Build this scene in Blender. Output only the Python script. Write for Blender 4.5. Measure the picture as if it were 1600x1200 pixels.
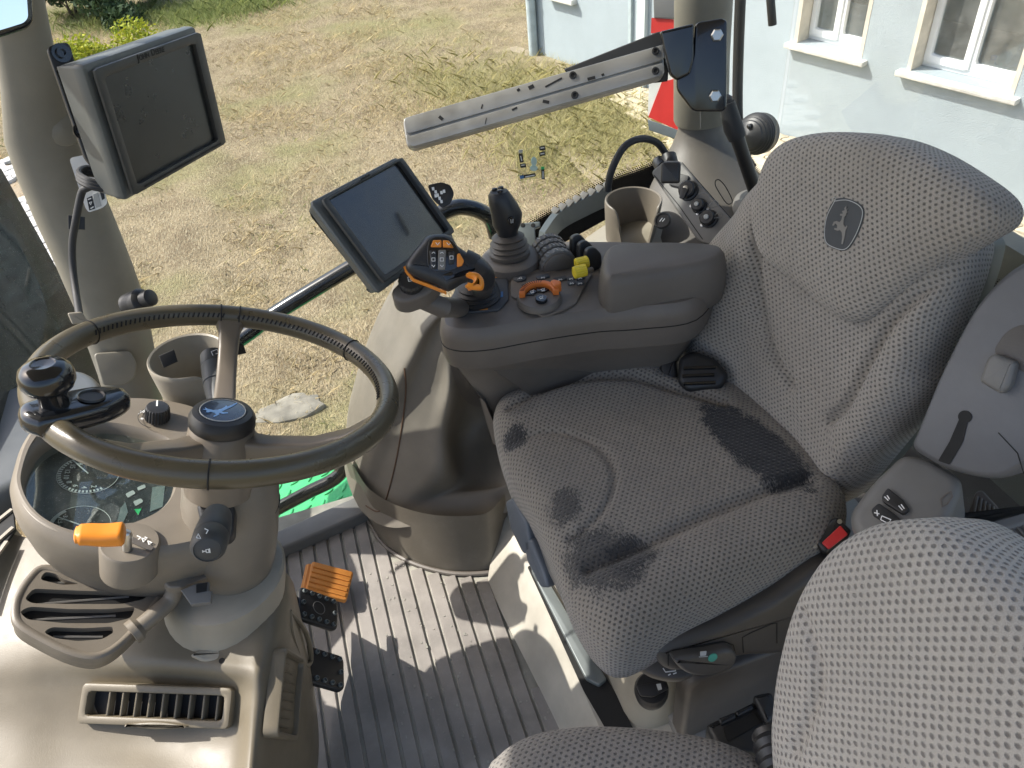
import bpy, bmesh, math, random
import numpy as np
from mathutils import Vector, Matrix
from mathutils.bvhtree import BVHTree
random.seed(7); RNG = np.random.default_rng(7)
S = bpy.context.scene
for o in list(bpy.data.objects): bpy.data.objects.remove(o)
COL = S.collection

# ------------------------------------------------------------------ camera
FPX, CAMH = 1210.0, 1.32
_D = np.array([160, 1400, FPX]); _D = _D/np.linalg.norm(_D)
_h = np.array([0, 0, 1.0]) - _D*_D[2]; _h /= np.linalg.norm(_h)
_r = np.cross(_D, _h); _y = math.radians(13.6)
CM = np.array([_r*math.cos(_y)+_h*math.sin(_y), _h*math.cos(_y)-_r*math.sin(_y), -_D])
CC = np.array([0, 0, CAMH])
cd = bpy.data.cameras.new('camera'); cam = bpy.data.objects.new('camera', cd); COL.objects.link(cam)
cd.sensor_fit = 'HORIZONTAL'; cd.sensor_width = 36; cd.lens = FPX/1600*36
cd.clip_start = 0.02; cd.clip_end = 900
mw = Matrix.Identity(4)
for i in range(3):
    mw[i][0] = CM[i][0]; mw[i][1] = -CM[i][1]; mw[i][2] = -CM[i][2]; mw[i][3] = CC[i]
cam.matrix_world = mw
S.camera = cam

# ------------------------------------------------------------------ sky, sun, exposure
SUN = np.array([.59, -.315, -.75]); SUN /= np.linalg.norm(SUN)      # travel direction of the light
W = bpy.data.worlds.new('World'); S.world = W; W.use_nodes = True
nt = W.node_tree; nt.nodes.clear()
sky = nt.nodes.new('ShaderNodeTexSky'); sky.sky_type = 'NISHITA'; sky.sun_disc = False
sky.sun_elevation = math.asin(-SUN[2]); sky.sun_rotation = math.atan2(-SUN[0], -SUN[1])
sky.air_density = 1.0; sky.dust_density = 3.0
bg = nt.nodes.new('ShaderNodeBackground'); bg.inputs[1].default_value = 0.15
wo = nt.nodes.new('ShaderNodeOutputWorld')
nt.links.new(sky.outputs[0], bg.inputs[0]); nt.links.new(bg.outputs[0], wo.inputs[0])
sl = bpy.data.lights.new('sun', 'SUN'); sl.energy = 3.8; sl.angle = math.radians(.5); sl.color = (1, .95, .87)
so = bpy.data.objects.new('sun', sl); COL.objects.link(so)
so.rotation_euler = Vector(SUN).to_track_quat('-Z', 'Y').to_euler(); so.location = (-6, 3, 9)
S.view_settings.view_transform = 'Standard'; S.view_settings.look = 'None'
S.view_settings.gamma = 1; S.view_settings.use_curve_mapping = False
S.view_settings.exposure = 1.0
S.render.engine = 'CYCLES'
S.cycles.max_bounces = 8; S.cycles.diffuse_bounces = 4; S.cycles.transparent_max_bounces = 12

# ------------------------------------------------------------------ survey helpers (measured points of the photograph -> points of the place)
def ray(px, py): return CM @ np.array([(px-800)/FPX, (py-600)/FPX, 1.0])
def pz(px, py, z): d = ray(px, py); return CC + d*((z-CAMH)/d[2])
def py_(px, py, y): d = ray(px, py); return CC + d*(y/d[1])
def pd(px, py, dep): return CC + ray(px, py)*dep
def unit(v): v = np.array(v, float); return v/np.linalg.norm(v)
class Fr:
    def __init__(s, o, u, v=None, n=None):
        s.o = np.array(o, float); s.u = unit(u)
        if n is None: n = np.cross(s.u, v)
        s.n = unit(n); s.v = np.cross(s.n, s.u); s.v = unit(s.v); s.u = np.cross(s.v, s.n)
    def w(s, a, b, c=0): return s.o + s.u*a + s.v*b + s.n*c
    def px(s, x, y, c=0):
        d = ray(x, y); t = ((s.o + s.n*c - CC) @ s.n)/(d @ s.n); q = CC + d*t - s.o
        return np.array([q @ s.u, q @ s.v])
    def tr(s, pts, c=0): return np.array([s.px(x, y, c) for x, y in pts])
    def at(s, a, b, c=0): return Fr(s.w(a, b, c), s.u, n=s.n)
def facing(px, py, d, up=(0, 0, 1), tilt=0, pan=0):
    n = unit(-ray(px, py)); u = unit(np.cross(up, n))
    F = Fr(pd(px, py, d), u, n=n)
    ct, st = math.cos(tilt), math.sin(tilt)
    n2 = F.n*ct + F.v*st
    cp, sp = math.cos(pan), math.sin(pan)
    n3 = n2*cp + F.u*sp
    u3 = unit(np.cross(up, n3))
    return Fr(F.o, u3, n=n3)
def quad_frame(cs, d0):
    r = [ray(*c) for c in cs]
    A = np.stack([-r[1], r[2], -r[3]], 1); l = np.linalg.solve(A, -d0*r[0]); L = [d0, *l]
    P = [CC + L[i]*r[i] for i in range(4)]
    u = (P[1]-P[0])+(P[2]-P[3]); v = (P[0]-P[3])+(P[1]-P[2])
    n = np.cross(u, v)
    return Fr(sum(P)/4, u, n=n)

# ------------------------------------------------------------------ shape helpers: each returns (verts, faces) or (verts, faces, uvs)
def crs(pts, n=8, closed=True):
    P = [np.array(p, float) for p in pts]; m = len(P); out = []
    rng = range(m) if closed else range(m-1)
    for i in rng:
        if closed: a, b, c, d = P[i-1], P[i], P[(i+1) % m], P[(i+2) % m]
        else: a, b, c, d = P[max(i-1, 0)], P[i], P[i+1], P[min(i+2, m-1)]
        for k in range(n):
            t = k/n
            out.append(.5*((2*b)+(c-a)*t+(2*a-5*b+4*c-d)*t*t+(3*b-a-3*c+d)*t**3))
    if not closed: out.append(P[-1])
    return np.array(out)
def resample(P, n, closed=True):
    P = np.array(P, float); Q = np.vstack([P, P[:1]]) if closed else P
    s = np.r_[0, np.cumsum(np.linalg.norm(np.diff(Q, axis=0), axis=1))]
    t = np.linspace(0, s[-1], n, endpoint=not closed)
    return np.stack([np.interp(t, s, Q[:, k]) for k in range(Q.shape[1])], 1)
def area2(P): x, y = P[:, 0], P[:, 1]; return .5*np.sum(x*np.roll(y, -1)-y*np.roll(x, -1))
def ccw(P): P = np.array(P, float); return P if area2(P) > 0 else P[::-1]
def inset(P, d):
    P = np.array(P, float); d = d if area2(P) > 0 else -d; a = P-np.roll(P, 1, 0); b = np.roll(P, -1, 0)-P
    def nn(e):
        l = np.linalg.norm(e, axis=1, keepdims=True); l[l == 0] = 1; e = e/l
        return np.stack([-e[:, 1], e[:, 0]], 1)
    m = nn(a)+nn(b); m2 = np.sum(m*m, 1, keepdims=True); m2[m2 < .4] = .4
    return P + m*2/m2*d
def rrect(w, h, r, n=5, cx=0, cy=0):
    out = []; r = min(r, w/2-1e-5, h/2-1e-5)
    for k, (sx, sy) in enumerate(((1, 1), (-1, 1), (-1, -1), (1, -1))):
        for i in range(n+1):
            t = math.pi/2*(k+i/n)
            out.append((cx+sx*(w/2-r)+r*math.cos(t), cy+sy*(h/2-r)+r*math.sin(t)))
    return np.array(out)
def rpoly(P, r, n=4):
    """polygon with its corners rounded by r"""
    P = ccw(P); m = len(P); out = []
    for i in range(m):
        a, b, c = P[i-1], P[i], P[(i+1) % m]
        e1, e2 = a-b, c-b; l1, l2 = np.linalg.norm(e1), np.linalg.norm(e2)
        q = min(r, l1*.45, l2*.45); s, e = b+e1/l1*q, b+e2/l2*q
        for k in range(n+1):
            t = k/n; out.append((1-t)**2*s+2*t*(1-t)*b+t*t*e)
    return np.array(out)
def circ(r, n=24, cx=0, cy=0): t = np.linspace(0, 2*math.pi, n, endpoint=False); return np.stack([cx+r*np.cos(t), cy+r*np.sin(t)], 1)
def loft(rings, cap0=True, cap1=True, closed=True):
    n = len(rings[0]); V = np.vstack(rings); Fc = []
    for k in range(len(rings)-1):
        for i in range(n if closed else n-1):
            j = (i+1) % n
            Fc.append((k*n+i, k*n+j, (k+1)*n+j, (k+1)*n+i))
    if cap0: Fc.append(tuple(range(n-1, -1, -1)))
    if cap1: Fc.append(tuple((len(rings)-1)*n+i for i in range(n)))
    return V, Fc
def slab(F, P, h, bev=.003, c0=0, seg=3, both=False):
    P = ccw(P); R = []
    def ring(d, c): Q = inset(P, d) if d else P; R.append(np.array([F.w(a, b, c) for a, b in Q]))
    bev = min(bev, h*.49)
    if both:
        for k in range(seg+1): t = math.pi/2*k/seg; ring(bev*(1-math.sin(t)), c0+bev*(1-math.cos(t)))
    else: ring(0, c0)
    if bev > 0:
        for k in range(seg+1): t = math.pi/2*k/seg; ring(bev*(1-math.cos(t)), c0+h-bev+bev*math.sin(t))
    else: ring(0, c0+h)
    return loft(R)
def ringslab(F, A, B, h, bev=.002, c0=0, cin=None, n=96):
    """a frame between the outlines A (outer) and B (inner)"""
    A = al(A, n); B = al(B, n); cin = c0 if cin is None else cin
    L = [(A, 0, c0), (A, 0, c0+h-bev), (A, bev*.3, c0+h-bev*.3), (A, bev, c0+h), (B, -bev, c0+h), (B, -bev*.3, c0+h-bev*.3), (B, 0, c0+h-bev), (B, 0, cin)]
    R = [np.array([F.w(a, b, c) for a, b in (inset(P, d) if d else P)]) for P, d, c in L]
    R.append(R[0]); return loft(R, False, False)
def al(P, n):
    """outline resampled by angle round its own centre, so that two outlines pair up"""
    P = ccw(P); P = resample(P, 720); c = P.mean(0); q = P-c
    t = np.arctan2(q[:, 1], q[:, 0]); k = int(np.argmin(np.abs(t))); P = np.roll(P, -k, 0)
    return resample(P, n)
def box(c, sx, sy, sz, F=None):
    F = F or Fr((0, 0, 0), (1, 0, 0), (0, 1, 0)); V = []
    for z in (-.5, .5):
        for y in (-.5, .5):
            for x in (-.5, .5): V.append(F.w(c[0]+x*sx, c[1]+y*sy, c[2]+z*sz))
    return np.array(V), [(0, 2, 3, 1), (4, 5, 7, 6), (0, 1, 5, 4), (2, 6, 7, 3), (0, 4, 6, 2), (1, 3, 7, 5)]
def tube(path, r, n=12, cap=True, flat=1.0):
    P = np.array(path, float); m = len(P); r = np.broadcast_to(np.array(r, float), (m,))
    T = np.gradient(P, axis=0); T /= np.linalg.norm(T, axis=1, keepdims=True)
    a = np.array([0, 0, 1.0]) if abs(T[0][2]) < .9 else np.array([1.0, 0, 0])
    u = unit(a-T[0]*(a@T[0])); R = []
    th = np.linspace(0, 2*math.pi, n, endpoint=False)
    for i in range(m):
        u = unit(u-T[i]*(u@T[i])); v = np.cross(T[i], u)
        R.append(P[i]+r[i]*(np.outer(np.cos(th), u)+flat*np.outer(np.sin(th), v)))
    return loft(R, cap, cap)
def lathe(prof, F, n=28, cap0=True, cap1=True):
    th = np.linspace(0, 2*math.pi, n, endpoint=False)
    R = [np.array([F.w(r*math.cos(t), r*math.sin(t), h) for t in th]) for r, h in prof]
    return loft(R, cap0, cap1)
def join(*ms):
    V = []; Fc = []; k = 0
    for m in ms:
        V.append(np.array(m[0])); Fc += [tuple(i+k for i in f) for f in m[1]]; k += len(m[0])
    return np.vstack(V), Fc
def patch(rows, nu=6, nv=6, thick=0):
    """smooth surface through a grid of points"""
    G = np.array(rows, float)
    G = np.array([crs(r, nu, False) for r in G])
    G = np.array([crs(G[:, j], nv, False) for j in range(G.shape[1])]).transpose(1, 0, 2)
    a, b = G.shape[:2]; V = G.reshape(-1, 3)
    Fc = [(i*b+j, i*b+j+1, (i+1)*b+j+1, (i+1)*b+j) for i in range(a-1) for j in range(b-1)]
    return V, Fc
def pad(F, P, T, drop, n=160, K=34, p=7.0, func=None, under=True):
    """upholstered cushion: outline P, top bulging to T with rounded rim, sides going down by drop"""
    P = ccw(P); P = al(P, n); c = P.mean(0); V = [F.w(c[0], c[1], T+(func(c[0], c[1]) if func else 0))]; UV = [c]; rings = []
    ss = [1-(1-k/K)**1.6 for k in range(1, K+1)]
    L = np.zeros(n); prev = np.repeat(V[0][None], n, 0); dirs = P-c; dl = np.linalg.norm(dirs, axis=1, keepdims=True); dirs = dirs/dl
    levels = [(s, None) for s in ss]+[(1.0, -drop*.5), (.985, -drop), (.9, -drop*1.15)]
    for s, down in levels:
        Q = c+(P-c)*s; ring = []
        for a, b in Q:
            if down is None:
                h = T*(max(0, 1-s**p))**(1/2.4) if s < 1 else 0
                if func and s < 1: h += func(a, b)*(1-s**14)
            else: h = down
            ring.append(F.w(a, b, h))
        ring = np.array(ring); L = L+np.linalg.norm(ring-prev, axis=1); prev = ring
        rings.append(ring); UV += list(c+dirs*L[:, None])
    V += [q for r in rings for q in r]; Fc = [(0, 1+i, 1+(i+1) % n) for i in range(n)]
    for k in range(len(rings)-1):
        for i in range(n):
            j = (i+1) % n; Fc.append((1+k*n+i, 1+(k+1)*n+i, 1+(k+1)*n+j, 1+k*n+j))
    k = len(rings)-1
    if under: Fc.append(tuple(1+k*n+i for i in range(n-1, -1, -1)))
    return np.array(V), Fc, np.array(UV)
def ribbon(F, pl, w, c=.0006, h=.0004, closed=False):
    """flat printed or embossed line along a polyline in the plane of F"""
    P = np.array(pl, float); m = len(P)
    T = np.gradient(P, axis=0) if m > 1 else P
    T /= np.maximum(np.linalg.norm(T, axis=1, keepdims=True), 1e-9); N = np.stack([-T[:, 1], T[:, 0]], 1)
    R = []
    for i in range(m):
        a, b = P[i]+N[i]*w/2, P[i]-N[i]*w/2
        R.append(np.array([F.w(a[0], a[1], c), F.w(b[0], b[1], c), F.w(b[0], b[1], c+h), F.w(a[0], a[1], c+h)]))
    return loft(R)
def text_geo(s, F, size, c=.0006, bold=0.0, ext=.0002, align='CENTER'):
    cu = bpy.data.curves.new('t', 'FONT'); cu.body = s; cu.size = size; cu.extrude = ext; cu.offset = bold
    cu.align_x = align; cu.align_y = 'CENTER'; cu.resolution_u = 2
    ob = bpy.data.objects.new('t', cu); COL.objects.link(ob)
    dg = bpy.context.evaluated_depsgraph_get(); me = ob.evaluated_get(dg).to_mesh()
    V = np.array([F.w(v.co.x, v.co.y, c+v.co.z) for v in me.vertices]).reshape(-1, 3); Fc = [tuple(p.vertices) for p in me.polygons]
    ob.evaluated_get(dg).to_mesh_clear(); bpy.data.objects.remove(ob); bpy.data.curves.remove(cu)
    return V, Fc

# ------------------------------------------------------------------ scene-graph helpers
def root_of(o):
    while o.parent: o = o.parent
    return o
def tag(o, label=None, cat=None, group=None, kind=None):
    for k, v in (('label', label), ('category', cat), ('group', group), ('kind', kind)):
        if v: o[k] = v
    return o
def thing(name, label, cat, loc, group=None):
    o = bpy.data.objects.new(name, None); COL.objects.link(o); o.location = loc; o.empty_display_size = .05
    return tag(o, label, cat, group)
def obj(name, geo, mat, parent=None, sharp=38, label=None, loc=None, recalc=True):
    V, Fc = np.array(geo[0], float), geo[1]
    if parent is not None: o0 = np.array(root_of(parent).location)
    else:
        o0 = np.array(loc, float) if loc is not None else np.array([*(V[:, :2].min(0)+V[:, :2].max(0))/2, V[:, 2].min()])
    me = bpy.data.meshes.new(name); me.from_pydata((V-o0).tolist(), [], Fc)
    if recalc:
        bm = bmesh.new(); bm.from_mesh(me); bmesh.ops.recalc_face_normals(bm, faces=bm.faces); bm.to_mesh(me); bm.free()
    if len(geo) > 2:
        uv = me.uv_layers.new(name='UVMap'); U = geo[2]
        for l in me.loops: uv.data[l.index].uv = U[l.vertex_index]
    me.polygons.foreach_set('use_smooth', [True]*len(me.polygons))
    if sharp: me.set_sharp_from_angle(angle=math.radians(sharp))
    me.materials.append(mat); me.update()
    ob = bpy.data.objects.new(name, me); COL.objects.link(ob)
    if parent is not None: ob.parent = parent
    else: ob.location = o0
    if label: ob['label'] = label
    return ob
def top(name, geo, mat, label, cat, group=None, **k): return tag(obj(name, geo, mat, **k), label, cat, group)
def struct(name, geo, mat, **k): return tag(obj(name, geo, mat, **k), kind='structure')
_bvh = {}
def hit(o, px, py, off=0.0):
    '''where the sight line of a measured point meets an object already built'''
    if o.name not in _bvh:
        r0 = root_of(o).location if o.parent else o.location
        _bvh[o.name] = BVHTree.FromPolygons([v.co+r0 for v in o.data.vertices], [tuple(p.vertices) for p in o.data.polygons])
    d = unit(ray(px, py)); p, n, i, ds_ = _bvh[o.name].ray_cast(Vector(CC), Vector(d))
    if p is None: raise ValueError('no hit %s %d %d' % (o.name, px, py))
    n = np.array(n); n = -n if n @ d > 0 else n
    return np.array(p)+n*off, n
def hit_frame(o, pts, up=None):
    P = np.array([hit(o, *p)[0] for p in pts]); c = P.mean(0); n = np.linalg.svd(P-c)[2][2]; n = -n if n @ (c-CC) > 0 else n
    return Fr(c, P[1]-P[0], n=n)
def clone(o, parent, delta=(0, 0, 0)):
    c = o.copy(); COL.objects.link(c); c.parent = parent; c.location = Vector(o.location)+Vector(delta); return c

# ------------------------------------------------------------------ materials
def newmat(name):
    m = bpy.data.materials.new(name); m.use_nodes = True; t = m.node_tree; t.nodes.clear()
    out = t.nodes.new('ShaderNodeOutputMaterial'); b = t.nodes.new('ShaderNodeBsdfPrincipled')
    t.links.new(b.outputs[0], out.inputs[0]); return m, t, b, out
def N(t, typ, **k):
    n = t.nodes.new(typ)
    for a, v in k.items(): setattr(n, a, v)
    return n
def mth(t, op, a, b=None, c=None):
    n = N(t, 'ShaderNodeMath', operation=op)
    for i, v in enumerate((a, b, c)):
        if v is None: continue
        if isinstance(v, (int, float)): n.inputs[i].default_value = v
        else: t.links.new(v, n.inputs[i])
    return n.outputs[0]
def noise(t, vec, scale, detail=3, rough=.55):
    n = N(t, 'ShaderNodeTexNoise'); n.inputs['Scale'].default_value = scale; n.inputs['Detail'].default_value = detail
    n.inputs['Roughness'].default_value = rough
    if vec is not None: t.links.new(vec, n.inputs['Vector'])
    return n
def mixc(t, f, a, b, blend='MIX'):
    n = N(t, 'ShaderNodeMix', data_type='RGBA', blend_type=blend)
    for i, v in ((0, f), (6, a), (7, b)):
        if isinstance(v, (int, float)): n.inputs[i].default_value = v
        elif isinstance(v, (tuple, list)): n.inputs[i].default_value = (*v[:3], 1)
        else: t.links.new(v, n.inputs[i])
    return n.outputs[2]
def ramp(t, f, lo, hi):
    n = N(t, 'ShaderNodeMapRange', interpolation_type='SMOOTHSTEP'); t.links.new(f, n.inputs[0])
    n.inputs[1].default_value = lo; n.inputs[2].default_value = hi; return n.outputs[0]
def bump(t, b, h, s, d=.001):
    n = N(t, 'ShaderNodeBump'); n.inputs['Strength'].default_value = s; n.inputs['Distance'].default_value = d
    t.links.new(h, n.inputs['Height']); t.links.new(n.outputs[0], b.inputs['Normal'])
def plastic(name, col, rough=.5, grain=.25, var=.12, dust=0, scale=1400, metal=0, spec=.5, coat=0):
    m, t, b, o = newmat(name); tc = N(t, 'ShaderNodeTexCoord').outputs['Object']
    lo = noise(t, tc, 9, 5).outputs[0]
    c = mixc(t, ramp(t, lo, .3, .7), tuple(x*(1-var) for x in col), tuple(min(1, x*(1+var)) for x in col))
    if dust:
        sp = ramp(t, noise(t, tc, 420, 2).outputs[0], .68, .76)
        pt = ramp(t, noise(t, tc, 14, 5, .7).outputs[0], .45, .75)
        c = mixc(t, mth(t, 'MULTIPLY', mth(t, 'MAXIMUM', sp, mth(t, 'MULTIPLY', pt, .45)), dust), c, (.45, .43, .38))
    t.links.new(c, b.inputs['Base Color'])
    r = mth(t, 'ADD', mth(t, 'MULTIPLY', noise(t, tc, 35, 4).outputs[0], .22), rough-.11); t.links.new(r, b.inputs['Roughness'])
    b.inputs['Metallic'].default_value = metal; b.inputs['Specular IOR Level'].default_value = spec; b.inputs['Coat Weight'].default_value = coat
    if grain: bump(t, b, noise(t, tc, scale, 2).outputs[0], grain, .0006)
    return m
def fabric(name, light, dark, pitch=.0079, stains=(), rot=0.0):
    m, t, b, o = newmat(name); uv = N(t, 'ShaderNodeUVMap').outputs[0]
    mp = N(t, 'ShaderNodeMapping'); t.links.new(uv, mp.inputs[0])
    mp.inputs['Scale'].default_value = (1/pitch, 1/(pitch*.68), 1); mp.inputs['Rotation'].default_value = (0, 0, rot)
    wob = noise(t, uv, 160, 2)
    v = N(t, 'ShaderNodeVectorMath', operation='ADD'); t.links.new(mp.outputs[0], v.inputs[0])
    sc = N(t, 'ShaderNodeVectorMath', operation='SCALE'); t.links.new(wob.outputs[1], sc.inputs[0]); sc.inputs['Scale'].default_value = .28; t.links.new(sc.outputs[0], v.inputs[1])
    s = N(t, 'ShaderNodeSeparateXYZ'); t.links.new(v.outputs[0], s.inputs[0])
    row = mth(t, 'FLOOR', s.outputs[1]); x = mth(t, 'ADD', s.outputs[0], mth(t, 'MULTIPLY', mth(t, 'FLOORED_MODULO', row, 2.0), .5))
    fx = mth(t, 'SUBTRACT', mth(t, 'FRACT', x), .5); fy = mth(t, 'SUBTRACT', mth(t, 'FRACT', s.outputs[1]), .5)
    d = mth(t, 'SQRT', mth(t, 'ADD', mth(t, 'MULTIPLY', mth(t, 'MULTIPLY', fx, fx), 1.25), mth(t, 'MULTIPLY', mth(t, 'MULTIPLY', fy, fy), .8)))
    dot = ramp(t, d, .37, .13)
    fmap = N(t, 'ShaderNodeMapping'); t.links.new(uv, fmap.inputs[0]); fmap.inputs['Scale'].default_value = (520, 150, 1); fmap.inputs['Rotation'].default_value = (0, 0, rot+.5)
    fine = noise(t, uv, 1100, 2).outputs[0]; low = noise(t, uv, 7, 4).outputs[0]
    w1 = N(t, 'ShaderNodeTexWave'); w1.inputs['Scale'].default_value = 330; t.links.new(uv, w1.inputs[0])
    li = mixc(t, ramp(t, fine, .3, .7), tuple(q*.78 for q in light), tuple(q*1.15 for q in light))
    c = mixc(t, mth(t, 'MULTIPLY', dot, mth(t, 'ADD', .55, mth(t, 'MULTIPLY', noise(t, uv, 55, 3).outputs[0], .6))), li, dark)
    c = mixc(t, mth(t, 'MULTIPLY', ramp(t, low, .35, .75), .3), c, tuple(q*.6 for q in light))
    hgt = mth(t, 'ADD', mth(t, 'SUBTRACT', mth(t, 'MULTIPLY', fine, .35), dot), mth(t, 'MULTIPLY', noise(t, uv, 16, 3).outputs[0], 5.0))
    for (cx, cy, rx, ry, ang, amt, col, edge) in stains:
        mm = N(t, 'ShaderNodeMapping', vector_type='TEXTURE'); t.links.new(uv, mm.inputs[0])
        mm.inputs['Location'].default_value = (cx, cy, 0); mm.inputs['Rotation'].default_value = (0, 0, ang); mm.inputs['Scale'].default_value = (rx, ry, 1)
        ln = N(t, 'ShaderNodeVectorMath', operation='LENGTH'); t.links.new(mm.outputs[0], ln.inputs[0])
        nz = noise(t, uv, 38, 5, .75).outputs[0]; nf = noise(t, fmap.outputs[0], 1.0, 3, .7).outputs[0]
        dd = mth(t, 'ADD', ln.outputs['Value'], mth(t, 'MULTIPLY', mth(t, 'SUBTRACT', nz, .5), edge*1.6))
        dd = mth(t, 'ADD', dd, mth(t, 'MULTIPLY', mth(t, 'SUBTRACT', nf, .5), edge*1.8))
        mk = mth(t, 'MULTIPLY', ramp(t, dd, 1.05, .9), amt)
        sc2 = mixc(t, ramp(t, fine, .4, .75), col, tuple(q*2.2 for q in col))
        c = mixc(t, mk, c, sc2); hgt = mth(t, 'SUBTRACT', hgt, mk)
    t.links.new(c, b.inputs['Base Color']); b.inputs['Roughness'].default_value = .92; b.inputs['Specular IOR Level'].default_value = .15
    b.inputs['Sheen Weight'].default_value = .25; b.inputs['Sheen Roughness'].default_value = .6
    bump(t, b, hgt, .8, .0018); return m
def glass(name, tint=(1, 1, 1), speck=0, refl=1.0, film=0):
    m, t, b, o = newmat(name); t.nodes.remove(b)
    tr = N(t, 'ShaderNodeBsdfTransparent'); tr.inputs[0].default_value = (*tint, 1)
    gl = N(t, 'ShaderNodeBsdfGlossy'); gl.inputs['Roughness'].default_value = .02
    fr = N(t, 'ShaderNodeFresnel'); fr.inputs[0].default_value = 1.45
    mx = N(t, 'ShaderNodeMixShader'); t.links.new(mth(t, 'MULTIPLY', fr.outputs[0], refl), mx.inputs[0]); t.links.new(tr.outputs[0], mx.inputs[1]); t.links.new(gl.outputs[0], mx.inputs[2])
    last = mx
    if speck or film:
        tc = N(t, 'ShaderNodeTexCoord').outputs['Object']
        df = N(t, 'ShaderNodeBsdfDiffuse'); df.inputs[0].default_value = (.6, .6, .57, 1)
        sp = mth(t, 'MULTIPLY', ramp(t, noise(t, tc, 520, 1).outputs[0], .68, .76), speck)
        sp = mth(t, 'ADD', sp, mth(t, 'MULTIPLY', noise(t, tc, 11, 5).outputs[0], film))
        m2 = N(t, 'ShaderNodeMixShader'); t.links.new(sp, m2.inputs[0]); t.links.new(mx.outputs[0], m2.inputs[1]); t.links.new(df.outputs[0], m2.inputs[2]); last = m2
    t.links.new(last.outputs[0], o.inputs[0]); return m
TAUPE = plastic('taupe plastic', (.165, .142, .111), .46, .35, dust=.07, scale=650)
BEIGE = plastic('beige plastic', (.29, .26, .205), .5, .2)
BEIGE_D = plastic('dusty beige plastic', (.165, .147, .12), .55, .25, dust=.10)
COWL = plastic('warm grey dash plastic', (.145, .122, .084), .46, .3, dust=.10, scale=650)
PILL = plastic('pillar trim', (.19, .178, .144), .52, .3, dust=.06, scale=650)
CONS = plastic('dark console plastic', (.125, .110, .096), .48, .4, dust=.05, scale=700)
CONS2 = plastic('darker console plastic', (.082, .072, .063), .48, .4, dust=.05, scale=700)
GREYP = plastic('grey trim plastic', (.16, .155, .145), .5, .3)
BLACK = plastic('black plastic', (.018, .018, .019), .42, .25)
BLACKG = plastic('glossy black', (.010, .011, .013), .16, 0, coat=.4)
DEEP = plastic('deep black', (.006, .006, .006), .7, 0)
RUB = plastic('black rubber', (.022, .023, .025), .6, .4)
MAT = plastic('grey rubber mat', (.235, .215, .195), .62, .35, var=.2, dust=.5)
MATB = plastic('dusty mat groove', (.30, .29, .25), .85, .6, var=.3, dust=.6)
LEATHER = plastic('brown wheel leather', (.082, .068, .042), .30, .25, scale=420)
SPOKE = plastic('wheel spoke plastic', (.135, .112, .086), .4, .15)
ORANGE = plastic('orange plastic', (.72, .24, .02), .4, .05, var=.06)
ORANGE_D = plastic('worn orange rubber', (.55, .21, .035), .6, .3, dust=.1)
YELLOW = plastic('yellow knob', (.65, .52, .03), .45, .1)
RED = plastic('red push button', (.55, .03, .03), .4, .05)
STEEL = plastic('bare steel', (.5, .5, .48), .34, .05, metal=1)
STEELD = plastic('painted rail steel', (.16, .18, .18), .45, .15, metal=.3)
ALU = plastic('brushed aluminium', (.42, .41, .39), .42, .1, metal=.75, var=.2)
WHITE = plastic('white print', (.78, .78, .76), .6, 0)
GREYPR = plastic('grey print', (.42, .43, .42), .6, 0)
GREEN = plastic('green step paint', (.045, .46, .16), .45, .1, dust=.1)
GREEND = plastic('dark green paint', (.015, .075, .035), .4, .1)
TEAL = plastic('teal mark', (.06, .32, .24), .5, 0)
BLUE = plastic('blue print', (.08, .20, .45), .5, 0)
GSCR = plastic('green lamp print', (.03, .5, .16), .5, 0)
SCREEN = plastic('display glass', (.014, .016, .016), .3, 0, var=.3, spec=.6)
SCREEN2 = plastic('dark display glass', (.012, .011, .009), .2, 0, var=.3, spec=.9)
MONG = plastic('monitor housing grey', (.10, .108, .106), .42, .2)
MONB = plastic('monitor bezel', (.034, .035, .034), .45, .25)
FAB_D = None
# ================================================================== ground and sky side of the place
GZ = -1.5
def mat_field():
    m, t, b, o = newmat('dry field'); tc = N(t, 'ShaderNodeTexCoord').outputs['Object']
    big = noise(t, tc, .55, 5, .6).outputs[0]; mid = noise(t, tc, 3.5, 6, .65).outputs[0]; fine = noise(t, tc, 42, 5, .7).outputs[0]
    st = N(t, 'ShaderNodeMapping'); t.links.new(tc, st.inputs[0]); st.inputs['Scale'].default_value = (60, 14, 20); st.inputs['Rotation'].default_value = (0, 0, .7)
    straw = noise(t, st.outputs[0], 1.6, 4, .7).outputs[0]
    c = mixc(t, ramp(t, mid, .35, .68), (.53, .42, .265), (.33, .255, .16))
    c = mixc(t, ramp(t, straw, .45, .7), c, (.70, .59, .40))
    c = mixc(t, mth(t, 'MULTIPLY', ramp(t, big, .46, .64), .7), c, (.40, .385, .17))
    c = mixc(t, mth(t, 'MULTIPLY', ramp(t, fine, .5, .7), .75), c, (.22, .17, .105))
    t.links.new(c, b.inputs['Base Color']); b.inputs['Roughness'].default_value = .95; b.inputs['Specular IOR Level'].default_value = .1
    bump(t, b, mth(t, 'ADD', mth(t, 'ADD', mth(t, 'MULTIPLY', straw, .7), fine), mth(t, 'MULTIPLY', mid, 2.0)), 1.0, .09); return m
FIELD = mat_field()
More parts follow.
